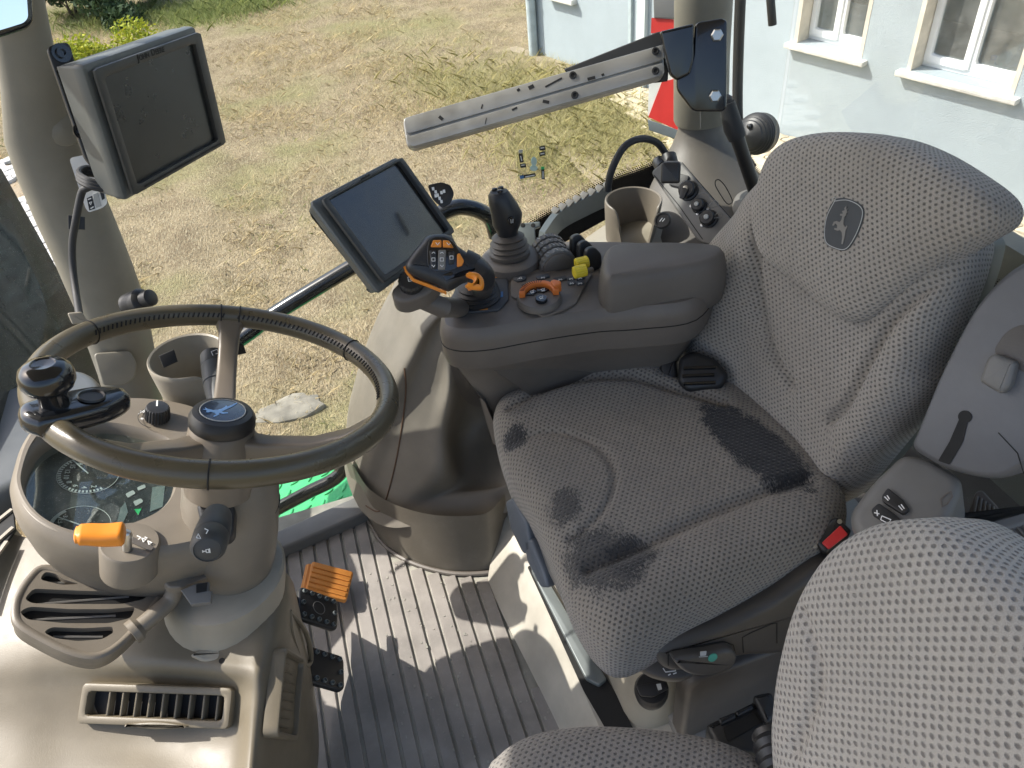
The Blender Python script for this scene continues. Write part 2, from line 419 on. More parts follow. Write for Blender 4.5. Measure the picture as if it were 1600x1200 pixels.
# the field: one uneven sheet, fine near the tractor and coarse to the horizon
gx = np.r_[-300, -80, -30, np.linspace(-12, 14, 131), 30, 80, 300]; gy = np.r_[-300, -80, -20, np.linspace(-6, 24, 151), 40, 90, 300]
XX, YY = np.meshgrid(gx, gy); ZZ = GZ+np.zeros_like(XX)
for k in range(14):
    a = RNG.uniform(0, 6.28); f = RNG.uniform(.8, 5); ZZ += .016/np.sqrt(f)*np.sin(f*(XX*math.cos(a)+YY*math.sin(a))+RNG.uniform(0, 6))
rl_ = np.array([pz(x, y, GZ)[:2] for x, y in ((330, 200), (318, 300), (300, 400), (292, 500), (310, 620))])
for a_1, b_1 in zip(rl_[:-1], rl_[1:]):
    tt_ = np.clip(((XX-a_1[0])*(b_1-a_1)[0]+(YY-a_1[1])*(b_1-a_1)[1])/((b_1-a_1)@(b_1-a_1)), 0, 1); dd_ = np.hypot(XX-a_1[0]-tt_*(b_1-a_1)[0], YY-a_1[1]-tt_*(b_1-a_1)[1]); ZZ = np.maximum(ZZ, GZ+.09*np.exp(-(dd_/.16)**2)+.01*np.sin(9*YY))
nx = len(gx)
struct('field_ground', (np.stack([XX, YY, ZZ], 2).reshape(-1, 3), [(j*nx+i, j*nx+i+1, (j+1)*nx+i+1, (j+1)*nx+i) for j in range(len(gy)-1) for i in range(nx-1)]), FIELD, sharp=None, loc=(0, 0, GZ))

def leafmat(name, a, b_, tr=.25):
    m, t, b, o = newmat(name); oi = N(t, 'ShaderNodeNewGeometry')
    c = mixc(t, oi.outputs['Random Per Island'], a, b_); t.links.new(c, b.inputs['Base Color']); b.inputs['Roughness'].default_value = .6
    b.inputs['Specular IOR Level'].default_value = .2
    tl = N(t, 'ShaderNodeBsdfTranslucent'); t.links.new(c, tl.inputs[0]); mx = N(t, 'ShaderNodeMixShader'); mx.inputs[0].default_value = tr
    t.links.new(b.outputs[0], mx.inputs[1]); t.links.new(tl.outputs[0], mx.inputs[2]); t.links.new(mx.outputs[0], o.inputs[0]); return m
STRAW = leafmat('dry straw', (.42, .335, .19), (.72, .61, .39), .4)
WEEDM = leafmat('yellow weed', (.40, .38, .17), (.60, .53, .29), .4)
SHR_Y = leafmat('yellow green leaf', (.46, .44, .04), (.20, .27, .03))
SHR_D = leafmat('dark green leaf', (.03, .055, .025), (.07, .11, .045))
GRS = leafmat('fresh green weed', (.17, .22, .065), (.36, .38, .15), .35)
BARK = plastic('bark', (.10, .075, .05), .9, .6)
def blades(pts, h, w, spread, zb=GZ):
    n = len(pts); a = RNG.uniform(0, 6.28, n); hh = h*RNG.uniform(.4, 1.3, n); ww = w*RNG.uniform(.6, 1.4, n); l = RNG.uniform(.2, spread, n)*hh
    b = RNG.uniform(0, 6.28, n); B = np.c_[pts, np.full(n, zb-.01)]
    d = np.c_[np.cos(a), np.sin(a), np.zeros(n)]*ww[:, None]; tp = B+np.c_[np.cos(b)*l, np.sin(b)*l, hh]; mid = B*.5+tp*.5+np.c_[np.zeros(n), np.zeros(n), hh*.18]
    V = np.stack([B-d, B+d, mid+d*.8, tp, mid-d*.8], 1).reshape(-1, 3)
    return V, [(5*i, 5*i+1, 5*i+2, 5*i+3, 5*i+4) for i in range(n)]
def scatter(n, dens, x0=-3.2, x1=4.5, y0=1.9, y1=13):
    out = []
    while sum(len(o) for o in out) < n:
        k = 40000; y = y0+(y1-y0)*RNG.random(k)**1.5; x = RNG.uniform(x0, x1, k)
        p = np.c_[x, y]; keep = RNG.random(k) < dens(x, y); out.append(p[keep])
    return np.vstack(out)[:n]
def clump(x, y, f, s): return .5+.5*np.sin(f*x+1.7*np.sin(f*.7*y+s))*np.sin(f*.9*y+1.3*np.sin(f*.8*x+2*s))
tag(obj('dry_grass', blades(scatter(100000, lambda x, y: clump(x, y, 3.1, 1)**1.5*np.where(x > 2.2+.35*(7-y)*.4, .35, 1)), .055, .0017, 2.4), STRAW, recalc=False, sharp=None, loc=(0, 4, GZ)), kind='stuff')
tag(obj('green_grass', blades(scatter(7000, lambda x, y: clump(x, y, 1.9, 4)**3), .05, .002, 1.6), leafmat('pale green grass', (.22, .26, .09), (.36, .36, .15), .4), recalc=False, sharp=None, loc=(0, 4, GZ)), kind='stuff')
wp = np.vstack([np.array(pz(px, py, GZ)[:2])+RNG.normal(0, .26, (n, 2)) for px, py, n in ((770, 150, 1300), (850, 130, 1400), (905, 170, 1500), (960, 190, 1500), (900, 220, 1400), (960, 240, 1300), (830, 200, 700), (730, 120, 900), (1000, 215, 600), (700, 105, 500))])
tag(obj('weed_patch', blades(np.vstack([wp+RNG.normal(0, .22, wp.shape) for _ in range(3)]), .11, .0015, 1.9), WEEDM, recalc=False, sharp=None, loc=(2, 6, GZ)), kind='stuff')
gp = np.vstack([np.array(pz(px, py, GZ)[:2])+RNG.normal(0, .3, (n, 2)) for px, py, n in ((120, 28, 500), (210, 24, 500), (280, 22, 700), (340, 14, 800), (400, 6, 800), (170, 40, 400), (325, 33, 250))])
tag(obj('green_weed_patch', blades(np.vstack([gp+RNG.normal(0, .12, gp.shape) for _ in range(3)]), .13, .0028, 1.6), GRS, recalc=False, sharp=None, loc=(-1, 12, GZ)), kind='stuff')
def shrub(name, label, c, r, h, n, leaf, mat, group=None):
    T = thing(name, label, 'shrub', c, group); c = np.array(c); V = []; Fc = []
    lob = [(RNG.normal(0, .45, 3)*np.array([r, r, h*.35])+np.array([0, 0, h*.55]), RNG.uniform(.35, .6)) for _ in range(9)]
    for i in range(n):
        o, s = lob[RNG.integers(9)]; d = unit(RNG.normal(size=3)); q = o+d*s*np.array([r, r, h*.6])*RNG.uniform(.5, 1)
        q[2] = max(q[2], .03); a, b = unit(RNG.normal(size=3)), unit(RNG.normal(size=3)); b = unit(b-a*(a@b)); l = leaf*RNG.uniform(.6, 1.4); k = len(V)
        V += [c+q-a*l, c+q+b*l*.45, c+q+a*l, c+q-b*l*.45]; Fc.append((k, k+1, k+2, k+3))
    tag(obj('crown', (np.array(V), Fc), mat, T, recalc=False, sharp=None), kind='stuff')
    for k in range(5):
        e = c+np.array([*(RNG.normal(0, .2, 2)*r), h*.5]); obj('stem', tube(crs([c+RNG.normal(0, .03, 3)*[1, 1, 0], c*.5+e*.5+RNG.normal(0, .06, 3), e], 5, False), np.linspace(.018, .006, 11), 6), BARK, T)
shrub('shrub', 'yellow green leafy shrub in the dry field behind the big monitor', pz(160, 150, GZ), .7, .9, 6500, .024, SHR_Y)
for px, py, s, lb in ((118, 32, .8, 'dark green bush at the far edge of the field beside the windscreen pillar'), (185, 22, .8, 'dark green bush at the far edge of the field above the yellow shrub')):
    shrub('bush', lb, pz(px, py, GZ), .9*s, 1.0*s, 5200, .04, SHR_D, 'dark bushes at the edge of the field')
# pale flat stone and a line of broken concrete in the grass
STONE = plastic('pale stone', (.22, .20, .16), .9, .6, var=.3, dust=.3)
def rock(c, r, h, seed):
    g = np.random.default_rng(seed); n = 18; t = np.linspace(0, 2*math.pi, n, endpoint=False); k = 1+.22*g.normal(size=n); k = (k+np.roll(k, 1)+np.roll(k, -1))/3
    return loft([np.array([np.array(c)+[r*s*kk*math.cos(a), r*.75*s*kk*math.sin(a), z+g.normal()*h*.08] for a, kk in zip(t, k)]) for s, z in ((1.05, -.03), (1, h*.5), (.85, h*.9), (.5, h*1.05), (.1, h*1.1))])
top('stone', rock(pz(455, 640, GZ), .17, .035, 3), STONE, 'large pale flat stone lying in the dry grass seen through the steering wheel', 'stone')

# ------------------------------------------------------------------ building behind the tractor
def stucco(name, col):
    m, t, b, o = newmat(name); tc = N(t, 'ShaderNodeTexCoord').outputs['Object']
    f = noise(t, tc, 130, 4, .7).outputs[0]; lo = noise(t, tc, 1.6, 5, .65).outputs[0]
    c = mixc(t, ramp(t, lo, .3, .75), col, tuple(x*.88 for x in col)); c = mixc(t, mth(t, 'MULTIPLY', ramp(t, f, .55, .8), .35), c, tuple(x*.6 for x in col))
    t.links.new(c, b.inputs['Base Color']); b.inputs['Roughness'].default_value = .9; bump(t, b, f, .8, .007); return m
STUC = stucco('pale blue stucco', (.385, .44, .465)); PVC = plastic('white window frame', (.80, .81, .80), .4, .05, var=.04)
REVEAL = plastic('reveal render with bounce tint', (.62, .56, .46), .8, .3); SILLM = plastic('weathered white sill', (.68, .66, .60), .7, .3, var=.15, dust=.3)  # cream of the reveals puts shade with warm bounced light into the colour
DARKROOM = plastic('room behind window', (.13, .17, .16), .9, 0); PANE = glass('window pane', (.78, .86, .85), speck=.4, refl=1.0, film=.3)
p0, p1 = pz(1215, 217, GZ), pz(1600, 350, GZ); wu = unit(p1-p0)
WF = Fr(p0, wu, n=unit(np.cross(wu, (0, 0, 1))))
if WF.n @ (CC-p0) < 0: WF = Fr(p0, wu, n=-WF.n)
if abs(WF.v[2]) > .5 and WF.v[2] < 0: WF = Fr(p0, -wu, n=WF.n)
SG = 1 if WF.u @ wu > 0 else -1
bld = thing('building', 'pale blue stuccoed building with white windows behind the tractor', 'building', p0)
cL = WF.px(831, 60)[0]; cJ = WF.px(986, 90)[0]
b1 = WF.tr([(1241, 68), (1346, 92)]); b2 = WF.tr([(1418, 106), (1583, 149)])
zs1, zs2 = b1[:, 1].mean(), b2[:, 1].mean(); zs = (zs1+zs2)/2
us = sorted([cL, cL+SG*.02])
opens = [(min(b1[0][0], b1[1][0]), max(b1[0][0], b1[1][0]), zs), (min(b2[0][0], b2[1][0]), max(b2[0][0], b2[1][0]), zs)]
lo_, hi_ = (cL, cL+SG*14) if SG > 0 else (cL+SG*14, cL)
xs = sorted([lo_, hi_]+[v for o_ in opens for v in o_[:2]]); ys = [-.3, zs, zs+1.35, 4.2]; wall_parts = []
def winset(a, b): return any(abs(a-o_[0]) < 1e-6 and abs(b-o_[1]) < 1e-6 for o_ in opens)
for a, b in zip(xs[:-1], xs[1:]):
    segs = [(ys[0], ys[1]), (ys[2], ys[3])] if winset(a, b) else [(ys[0], ys[3])]
    for c, d in segs: wall_parts.append(box(((a+b)/2, (c+d)/2, -.15), b-a, d-c, .3, WF))
obj('wall', join(*wall_parts), STUC, bld, sharp=30)
side = box((0, 0, 0), .3, 4.5, 7, Fr(WF.w(cL+SG*.15, 1.9, -3.8), WF.u, n=WF.n)); obj('wall', side, STUC, bld)
for k, (a, b, z) in enumerate(opens):
    w_, h_ = b-a, 1.35; fr = obj('window', ringslab(WF.at((a+b)/2, z+h_/2, -.20), rrect(w_, h_, .005), rrect(w_-.08, h_-.08, .005), .07, .006), PVC, bld)
    obj('reveal', join(box((a+.012, z+h_/2, -.1), .03, h_, .205, WF), box((b-.012, z+h_/2, -.1), .03, h_, .205, WF)), REVEAL, bld)
    obj('sill', slab(WF.at((a+b)/2, z-.02, 0).at(0, 0, -.16), rrect(w_+.10, .035, .004), .22, .006), SILLM, fr)
    mid = a+(b-a)*(.47 if SG > 0 else .53)
    for s0, s1, dz in ((a+.04, mid, 0), (mid, b-.04, -.012)):
        sa = obj('sash', ringslab(WF.at((s0+s1)/2, z+h_/2, -.165+dz), rrect(s1-s0+.02, h_-.06, .005), rrect(s1-s0-.07, h_-.16, .005), .05, .006), PVC, bld)
        obj('pane', box(((s0+s1)/2, z+h_/2, -.15+dz), s1-s0-.06, h_-.15, .006, WF), PANE, sa)
    obj('room_wall', box(((a+b)/2, z+h_/2, -1.2), w_+1.2, h_+1.2, .02, WF), DARKROOM, bld)
    obj('room_floor', box(((a+b)/2, z-.05, -.75), w_+1.2, .02, .9, WF), SILLM, bld)
Bf = Fr(WF.w(*WF.px(1544, 118, -.34), -.34), WF.u, n=WF.v)
Bf.o = Bf.o - WF.v*.02
bot = thing('water_bottle', 'clear plastic water bottle with blue cap standing inside the right building window', 'bottle', Bf.o-WF.v*.11)
CLEAR = plastic('clear bottle plastic', (.45, .52, .55), .15, 0); BL = Fr(Bf.o-WF.v*.11, WF.u, n=WF.v)
obj('bottle_body', lathe([(.0, 0), (.042, 0), (.044, .02), (.04, .06), (.044, .1), (.044, .16), (.03, .2), (.016, .225), (.015, .235)], BL, 20), CLEAR, bot)
obj('label_band', lathe([(.0445, .10), (.0455, .101), (.0455, .15), (.0445, .151)], BL, 20), BLUE, bot); obj('cap', lathe([(0, .235), (.018, .235), (.018, .258), (0, .26)], BL, 16), BLUE, bot)
PIPE = plastic('grey drain pipe', (.40, .46, .47), .5, .1)
pp = thing('drain_pipe', 'grey drain pipe running down the left corner of the blue building', 'pipe', WF.w(cL+SG*.1, 0, .05))
obj('pipe', tube([WF.w(cL+SG*.09, -.1, .055), WF.w(cL+SG*.09, 2, .055), WF.w(cL+SG*.09, 4.1, .055)], .05, 16), PIPE, pp)
for z in (.6, 2.4): obj('bracket', lathe([(.052, 0), (.056, 0), (.056, .03), (.052, .03)], Fr(WF.w(cL+SG*.09, z, .055), WF.u, n=WF.v), 16), STEEL, pp)
p2 = thing('wall_joint_trim', 'narrow grey trim strip standing up the middle of the blue wall', 'trim', WF.w(cJ, 0, .02))
obj('strip', box((cJ, 1.9, .012), .035, 4.4, .03, WF), PIPE, p2); obj('strip', box((cJ+SG*.16, 1.9, .02), .10, 4.4, .045, WF), stucco('pale strip', (.62, .66, .64)), p2)
s3 = WF.px(880, 2); top('window_sill', slab(WF.at(s3[0], s3[1]+.03, 0), rrect(.42, .05, .006), .07, .006), SILLM, 'white sill end of another window high on the far blue wall', 'window sill')

# ------------------------------------------------------------------ interlocking pavers: by the building and beyond the windscreen
PAVM = plastic('sandy paver', (.50, .43, .31), .85, .5, var=.22, dust=.3); PAVW = plastic('pale grey paver', (.50, .49, .46), .85, .5, var=.2, dust=.3)
JNT = plastic('sandy paver joint', (.27, .22, .15), .95, .5)
def paver_geo(F, l, w):
    P = []; n = 8
    for i in range(n): P.append((-l/2+l*i/n, -w/2+.12*w*math.sin(2*math.pi*i/n)))
    for i in range(n): P.append((l/2, -w/2+w*i/n))
    for i in range(n): P.append((l/2-l*i/n, w/2+.12*w*math.sin(2*math.pi*(1-i/n))))
    P += [(-l/2, w/2-w*i/n) for i in range(0, n, 2)]
    P = [(a+.1*w*math.sin(2*math.pi*b/w) if abs(abs(a)-l/2) < 1e-6 else a, b) for a, b in P]
    return slab(F, inset(ccw(np.array(P)), .003), .03, .006, seg=2)
pv = struct('pavement', box((SG*2.5, .95, 0), 22, 1.9, .04, Fr(WF.w(0, -.005+.03, 0), WF.u, n=WF.v)) if False else (np.array([WF.w(cL-SG*.3, .03, 0), WF.w(SG*9, .03, 0), WF.w(SG*9, .03, 2.6), WF.w(1.6*SG, .03, 2.2), WF.w(cL-SG*.3, .03, .7)]), [(0, 1, 2, 3, 4)]), JNT, loc=p0)
PF = Fr(WF.w(0, .035, 0), WF.u, n=(0, 0, 1)); PF = Fr(PF.o, PF.u, n=(0, 0, 1))
proto = None; cnt = 0; L_, W_ = .225, .1125
def visible(px):
    x, y = px
    return (1150 < x < 1300 and 195 < y < 330) or (1470 < x < 1700 and 300 < y < 480) or (930 < x < 1100 and 130 < y < 275)
for j in range(0, 26):
    for i in range(-40, 40):
        a, d = (i+.5*(j % 2))*L_, .06+j*W_; q = PF.w(a, 0)+WF.n*d; c = CM.T@(q-CC); x, y = 800+FPX*c[0]/c[2], 600+FPX*c[1]/c[2]
        if not visible((x, y)) or cnt > 290 or (x < 1100 and d > .25+.25*(x-930)/50): continue
        if proto is None:
            proto = obj('paver', paver_geo(Fr(q, WF.u, n=(0, 0, 1)), L_, W_), PAVM, pv); pq = q
        else: clone(proto, pv, (q-pq)+np.array([0, 0, random.uniform(-.002, .003)]))
        cnt += 1
q0 = pz(50, 380, GZ+.02); pv2 = struct('front_pavement', (np.array([pz(*p, GZ+.022) for p in ((-60, 250), (30, 270), (120, 480), (125, 520), (60, 520), (-60, 400))]), [(0, 1, 2, 3, 4, 5)]), JNT, loc=q0)
proto2 = None; F2 = Fr(q0, unit((.8, .6, 0)), n=(0, 0, 1)); cnt = 0
for j in range(-30, 30):
    for i in range(-20, 20):
        q = F2.w((i+.5*(j % 2))*L_, j*W_, .004); c = CM.T@(q-CC); x, y = 800+FPX*c[0]/c[2], 600+FPX*c[1]/c[2]
        if not (-70 < x < 118 and 255 < y < 510 and -75 < x-(y-280)*.55 < 55) or cnt > 290 or math.sin(j*.5)*math.sin(i*.6+.5) < -.6: continue
        if proto2 is None: proto2 = obj('paver', paver_geo(Fr(q, F2.u, n=(0, 0, 1)), L_, W_), PAVW, pv2); pq2 = q
        else: clone(proto2, pv2, (q-pq2)+np.array([0, 0, random.uniform(-.002, .003)]))
        cnt += 1

# ================================================================== the cab: floor, roof, bulkhead
fl = struct('cab_floor', box((.35, .52, -.02), 2.1, 1.5, .036), MATB, loc=(0, .6, 0))
ribs = []; curve = crs([(430, 845), (560, 800), (585, 830), (603, 858), (640, 880), (690, 893), (760, 898), (780, 897)], 6, False); cw = np.array([pz(x, y, 0)[:2] for x, y in curve])
right = np.array([pz(x, y, 0)[:2] for x, y in ((752, 905), (905, 1200), (1010, 1420))])
for k in range(22):
    x = -.335+k*.0302
    ye = np.interp(x, *cw[np.argsort(cw[:, 0])].T) - .012
    if x > right[0][0]:
        yy = np.interp(x, right[:, 0], right[:, 1]); ye = min(ye, yy)
    y0 = -.15
    if ye-y0 < .1: continue
    g = slab(Fr((x, (ye+y0)/2, -.002), (1, 0, 0), n=(0, 0, 1)), rrect(.0252, ye-y0, .002, 2), .0058, .0015, seg=1); obj('mat_rib', g, MAT, fl)
obj('edge_strip', slab(Fr((0, 0, -.002), (1, 0, 0), n=(0, 0, 1)), np.array([pz(x, y, .03)[:2] for x, y in ((415, 838), (565, 772), (600, 770), (575, 800), (430, 862), (415, 868))]), .034, .006), GREYP, fl)
obj('debris', join(*[box((random.uniform(-.1, .2), random.uniform(.55, 1.05), .0045), random.uniform(.001, .004), random.uniform(.001, .006), .0012) for _ in range(150)]), MATB, fl)
fl.children[-1]['kind'] = 'stuff'
ROOFM = plastic('headliner', (.42, .40, .36), .8, .3)
struct('cab_roof', slab(Fr((.10, .62, 1.74), (1, 0, 0), n=(0, 0, 1)), rrect(2.2, 1.72, .2, 6), .12, .03, both=True), ROOFM, loc=(.3, .6, 1.74))
struct('cab_bulkhead', join(slab(Fr((1.12, .62, .0), (0, 1, 0), n=(1, 0, 0)), rrect(1.5, .6, .03, cy=.25), .05, .01), box((.6, 1.36, .1), 1.2, .04, .4)), PILL, loc=(1.1, .6, 0))
GL = glass('cab glass', (.96, .98, .98), refl=.15)
FRIT = None
def mat_frit():
    m, t, b, o = newmat('printed glass edge'); b.inputs['Base Color'].default_value = (.01, .01, .011, 1); b.inputs['Roughness'].default_value = .25
    uv = N(t, 'ShaderNodeUVMap').outputs[0]; s = N(t, 'ShaderNodeSeparateXYZ'); t.links.new(uv, s.inputs[0])
    row = mth(t, 'FLOOR', mth(t, 'MULTIPLY', s.outputs[1], 1/.0042)); fx = mth(t, 'SUBTRACT', mth(t, 'FRACT', mth(t, 'ADD', mth(t, 'MULTIPLY', s.outputs[0], 1/.0048), mth(t, 'MULTIPLY', mth(t, 'FLOORED_MODULO', row, 2), .5))), .5)
    fy = mth(t, 'SUBTRACT', mth(t, 'FRACT', mth(t, 'MULTIPLY', s.outputs[1], 1/.0042)), .5)
    d = mth(t, 'SQRT', mth(t, 'ADD', mth(t, 'MULTIPLY', fx, fx), mth(t, 'MULTIPLY', fy, fy)))
    r = N(t, 'ShaderNodeMapRange'); t.links.new(s.outputs[1], r.inputs[0]); r.inputs[1].default_value = 0; r.inputs[2].default_value = .024; r.inputs[3].default_value = .12; r.inputs[4].default_value = .75
    tr = N(t, 'ShaderNodeBsdfTransparent'); mx = N(t, 'ShaderNodeMixShader'); t.links.new(mth(t, 'LESS_THAN', d, r.outputs[0]), mx.inputs[0])
    t.links.new(tr.outputs[0], mx.inputs[1]); t.links.new(b.outputs[0], mx.inputs[2]); t.links.new(mx.outputs[0], o.inputs[0]); return m
FRIT = mat_frit()
def frit(path, F, w, solid, parent):
    """black printed band: path is its dotted upper edge in the plane of F, w the way down"""
    P = np.array(path, float); s = np.r_[0, np.cumsum(np.linalg.norm(np.diff(P, axis=0), axis=1))]; T = np.gradient(P, axis=0); T /= np.linalg.norm(T, axis=1, keepdims=True)
    Nn = np.stack([-T[:, 1], T[:, 0]], 1); Nn *= np.sign(Nn @ np.array(w))[:, None]
    V = []; U = []; lv = (0, .03, solid)
    for q in lv:
        for i in range(len(P)): a = P[i]+Nn[i]*q; V.append(F.w(a[0], a[1])); U.append((s[i], q if q < .031 else .06))
    n = len(P); Fc = [(k*n+i, k*n+i+1, (k+1)*n+i+1, (k+1)*n+i) for k in range(2) for i in range(n-1)]
    V2 = V; return obj('printed_band', (np.array(V2), Fc, np.array(U)), FRIT, parent, recalc=False)
SF = Fr((.2, 1.40, .8), (1, 0, 0), n=(0, -1, 0))
sw = thing('side_window', 'large clear side window of the cab with a black dotted lower edge', 'window', (.2, 1.40, .3))
sg = np.array([[-.60, -.60], [.60, -.34], [.60, .9], [-.60, .9]])
obj('pane', slab(SF, np.array([[-.66, -.95], [.79, -.95], [.79, .9], [-.66, .9]]), .005, .001), GL, sw)
frit(crs(SF.tr([(735, 420), (748, 400), (775, 377), (830, 338), (890, 304), (950, 272), (1010, 250), (1050, 228), (1075, 190)], .008), 6, False), SF.at(0, 0, .008), (0, -1), .10, sw)
frit(crs(SF.tr([(268, 545), (280, 534), (300, 526), (322, 527), (338, 540), (346, 560)], .008), 6, False), SF.at(0, 0, .008), (0, -1), .05, sw)
# sticker on the side window: pale film with small dark panels, flat print
st = thing('window_sticker', 'small clear instruction sticker with black panels on the side window', 'sticker', SF.w(*SF.px(834, 255), .012))
FILM = glass('sticker film', (.93, .93, .80), film=.25, refl=.3); SK = SF.at(0, 0, .009)
obj('film', slab(SK, SF.tr([(806, 238), (852, 226), (857, 276), (810, 283)], .009), .0006, 0), FILM, st)
for q in ([(810, 240), (816, 239), (818, 253), (812, 254)], [(842, 229), (851, 227), (852, 234), (843, 235)], [(842, 238), (851, 236), (852, 242), (843, 244)], [(812, 256), (821, 255), (822, 261), (813, 262)], [(812, 274), (836, 270), (837, 275), (812, 279)], [(845, 262), (850, 262), (851, 280), (846, 280)]):
    obj('print_panel', slab(SK, SF.tr(q, .009), .0006, 0, c0=.0008), BLACK, st)
for q, m_ in (([(810, 234), (816, 233), (816, 238), (810, 239)], GREYPR), ([(812, 274.5), (818, 273.5), (818, 278), (812, 279)], BLUE), ([(845, 260), (850, 260), (850, 264), (845, 264)], GSCR)):
    obj('colour_panel', slab(SK, SF.tr(q, .009), .0006, 0, c0=.0016), m_, st)
for q in ([(814, 258), (819, 257)], [(844, 231), (850, 230)], [(844, 240), (850, 239)], [(820, 276), (835, 273)], [(848, 267), (848, 278)], [(813, 243), (815, 251)]): obj('print_mark', ribbon(SK, SF.tr(q, .009), .0022, .0016), WHITE, st)
PALE = plastic('pale mint print', (.55, .72, .66), .6, 0)
obj('figure', join(slab(SK, SF.tr(circ(1, 16)*[4.6, 7.5]+[834, 252], .009), .0006, 0, c0=.0008), slab(SK, SF.tr(circ(1, 16)*[6, 4.6]+[833.5, 262], .009), .0006, 0, c0=.0015)), PALE, st)
obj('figure_arm', join(*[ribbon(SK, SF.tr(q, .009), .0009, .0008) for q in ([(828, 261), (824.5, 260)], [(839, 258), (841, 256)], [(829, 265), (825, 269.5)], [(839, 264), (843, 266)])]), BLACK, st)
# ================================================================== pillars
def pilring(px0, px1, py, y, sq=.8, n=28, z=None):
    """horizontal oval ring whose left and right silhouettes are measured at row py, in the plane y"""
    a, b = py_(px0, py, y), py_(px1, py, y); c = (a+b)/2; r = abs(b[0]-a[0])/2
    t = np.linspace(0, 2*math.pi, n, endpoint=False); return np.array([[c[0]+r*math.cos(q), y+r*sq*math.sin(q), c[2]] for q in t])
ap = thing('front_pillar', 'grey green front cab pillar carrying the big monitor, flaring out at its foot', 'pillar', py_(190, 600, 1.32))
rows = [(-80, 40, -130), (-55, 60, -60), (-30, 72, 0), (-14, 84, 60), (-4, 98, 130), (0, 122, 210), (22, 148, 270), (48, 175, 330), (72, 195, 380), (94, 214, 430), (112, 228, 470), (128, 240, 520), (146, 250, 570), (160, 258, 620), (170, 264, 670), (176, 268, 730), (180, 272, 800), (184, 276, 880)]
obj('pillar_trim', loft([pilring(a, b, c, 1.32, .5+.45*min(1, max(0, (c-200)/250))) for a, b, c in rows], True, True), PILL, ap)
AF = facing(188, 575, (py_(188, 575, 1.29)-CC) @ CM[:, 2]-.045, tilt=.0)
obj('access_cover', slab(AF, rpoly(AF.tr([(146, 552), (203, 548), (214, 568), (211, 590), (196, 602), (160, 602)]), .008), .007, .003), PILL, ap)
KF = facing(215, 468, 1.2)
kb = obj('window_latch', lathe([(.019, -.03), (.02, 0), (.017, .004), (.013, .006), (.013, .02), (.010, .022)], Fr(pd(222, 470, 1.2), (0, 1, 0), n=unit((.8, -.45, .35))), 20), BLACK, ap)
obj('dimple', join(*[lathe([(.03, -.02), (.026, .004), (.012, .010), (0, .011)], facing(x, y, d), 18, True, False) for x, y, d in ((62, 92, 1.135), (98, 200, 1.175))]), PILL, ap)
# sticker on the pillar, cable clip
LS = facing(143, 295, 1.145, tilt=.1, pan=-.15); ls = thing('pillar_sticker', 'white safety sticker with grey and black panels half hidden by the cable loop', 'sticker', LS.o)
obj('sheet', slab(LS, rpoly(LS.tr([(108, 247), (152, 238), (168, 318), (160, 325), (139, 332), (134, 326)]), .006), .001, 0), WHITE, ls)
for q, m_ in (([(136, 310), (144, 306), (149, 326), (140, 329)], BLACK), ([(146, 304), (153, 301), (159, 322), (151, 325)], GREYPR), ([(156, 299), (162, 297), (164, 310), (160, 313)], BLACK)): obj('print_panel', slab(LS, LS.tr(q), .001, 0, c0=.0012), m_, ls)
obj('print_mark', join(*[ribbon(LS, LS.tr(q), .0016, .0024) for q in ([(138, 312), (143, 310)], [(140, 317), (144, 315), (142, 320), (140, 317)], [(142, 326), (147, 323)])]), WHITE, ls)
CL = facing(120, 347, 1.15); cl = thing('cable_clip', 'square black adhesive clip holding the cable against the pillar', 'clip', CL.o)
obj('base_plate', slab(CL, CL.tr([(106, 336), (133, 339), (133, 359), (107, 358)]), .003, .001), BLACK, cl); obj('tie', box((-.001, 0, .008), .012, .005, .012, CL), BLACK, cl)
M1c = [(131, 104), (309, 42), (358, 226), (207, 313)]
cb = thing('monitor_cable', 'looped grey black cable hanging from the big monitor down the pillar', 'cable', pd(122, 490, 1.1))
obj('cable', tube(crs([pd(x, y, d) for x, y, d in ((190, 262, 1.13), (160, 283, 1.12), (138, 293, 1.115), (128, 300, 1.12), (121, 330, 1.13), (118, 347, 1.135), (113, 380, 1.15), (114, 420, 1.16), (119, 460, 1.15), (124, 492, 1.12))], 6, False), .0053, 10), RUB, cb)
for dz in range(3): obj('cable_loop', tube(crs([pd(x, y+dz*5, d) for x, y, d in ((200, 288, 1.10), (160, 286, 1.09), (136, 280, 1.085), (123, 270, 1.10), (134, 262, 1.12), (160, 266, 1.13), (190, 275, 1.14))], 6, False), .004, 8), RUB, cb)
wb = facing(122, 500, 1.09); top('cable_bracket', slab(wb, rpoly(wb.tr([(105, 489), (128, 487), (139, 505), (113, 507)]), .003), .012, .002), BEIGE, 'small pale bracket at the lower end of the monitor cable', 'bracket')

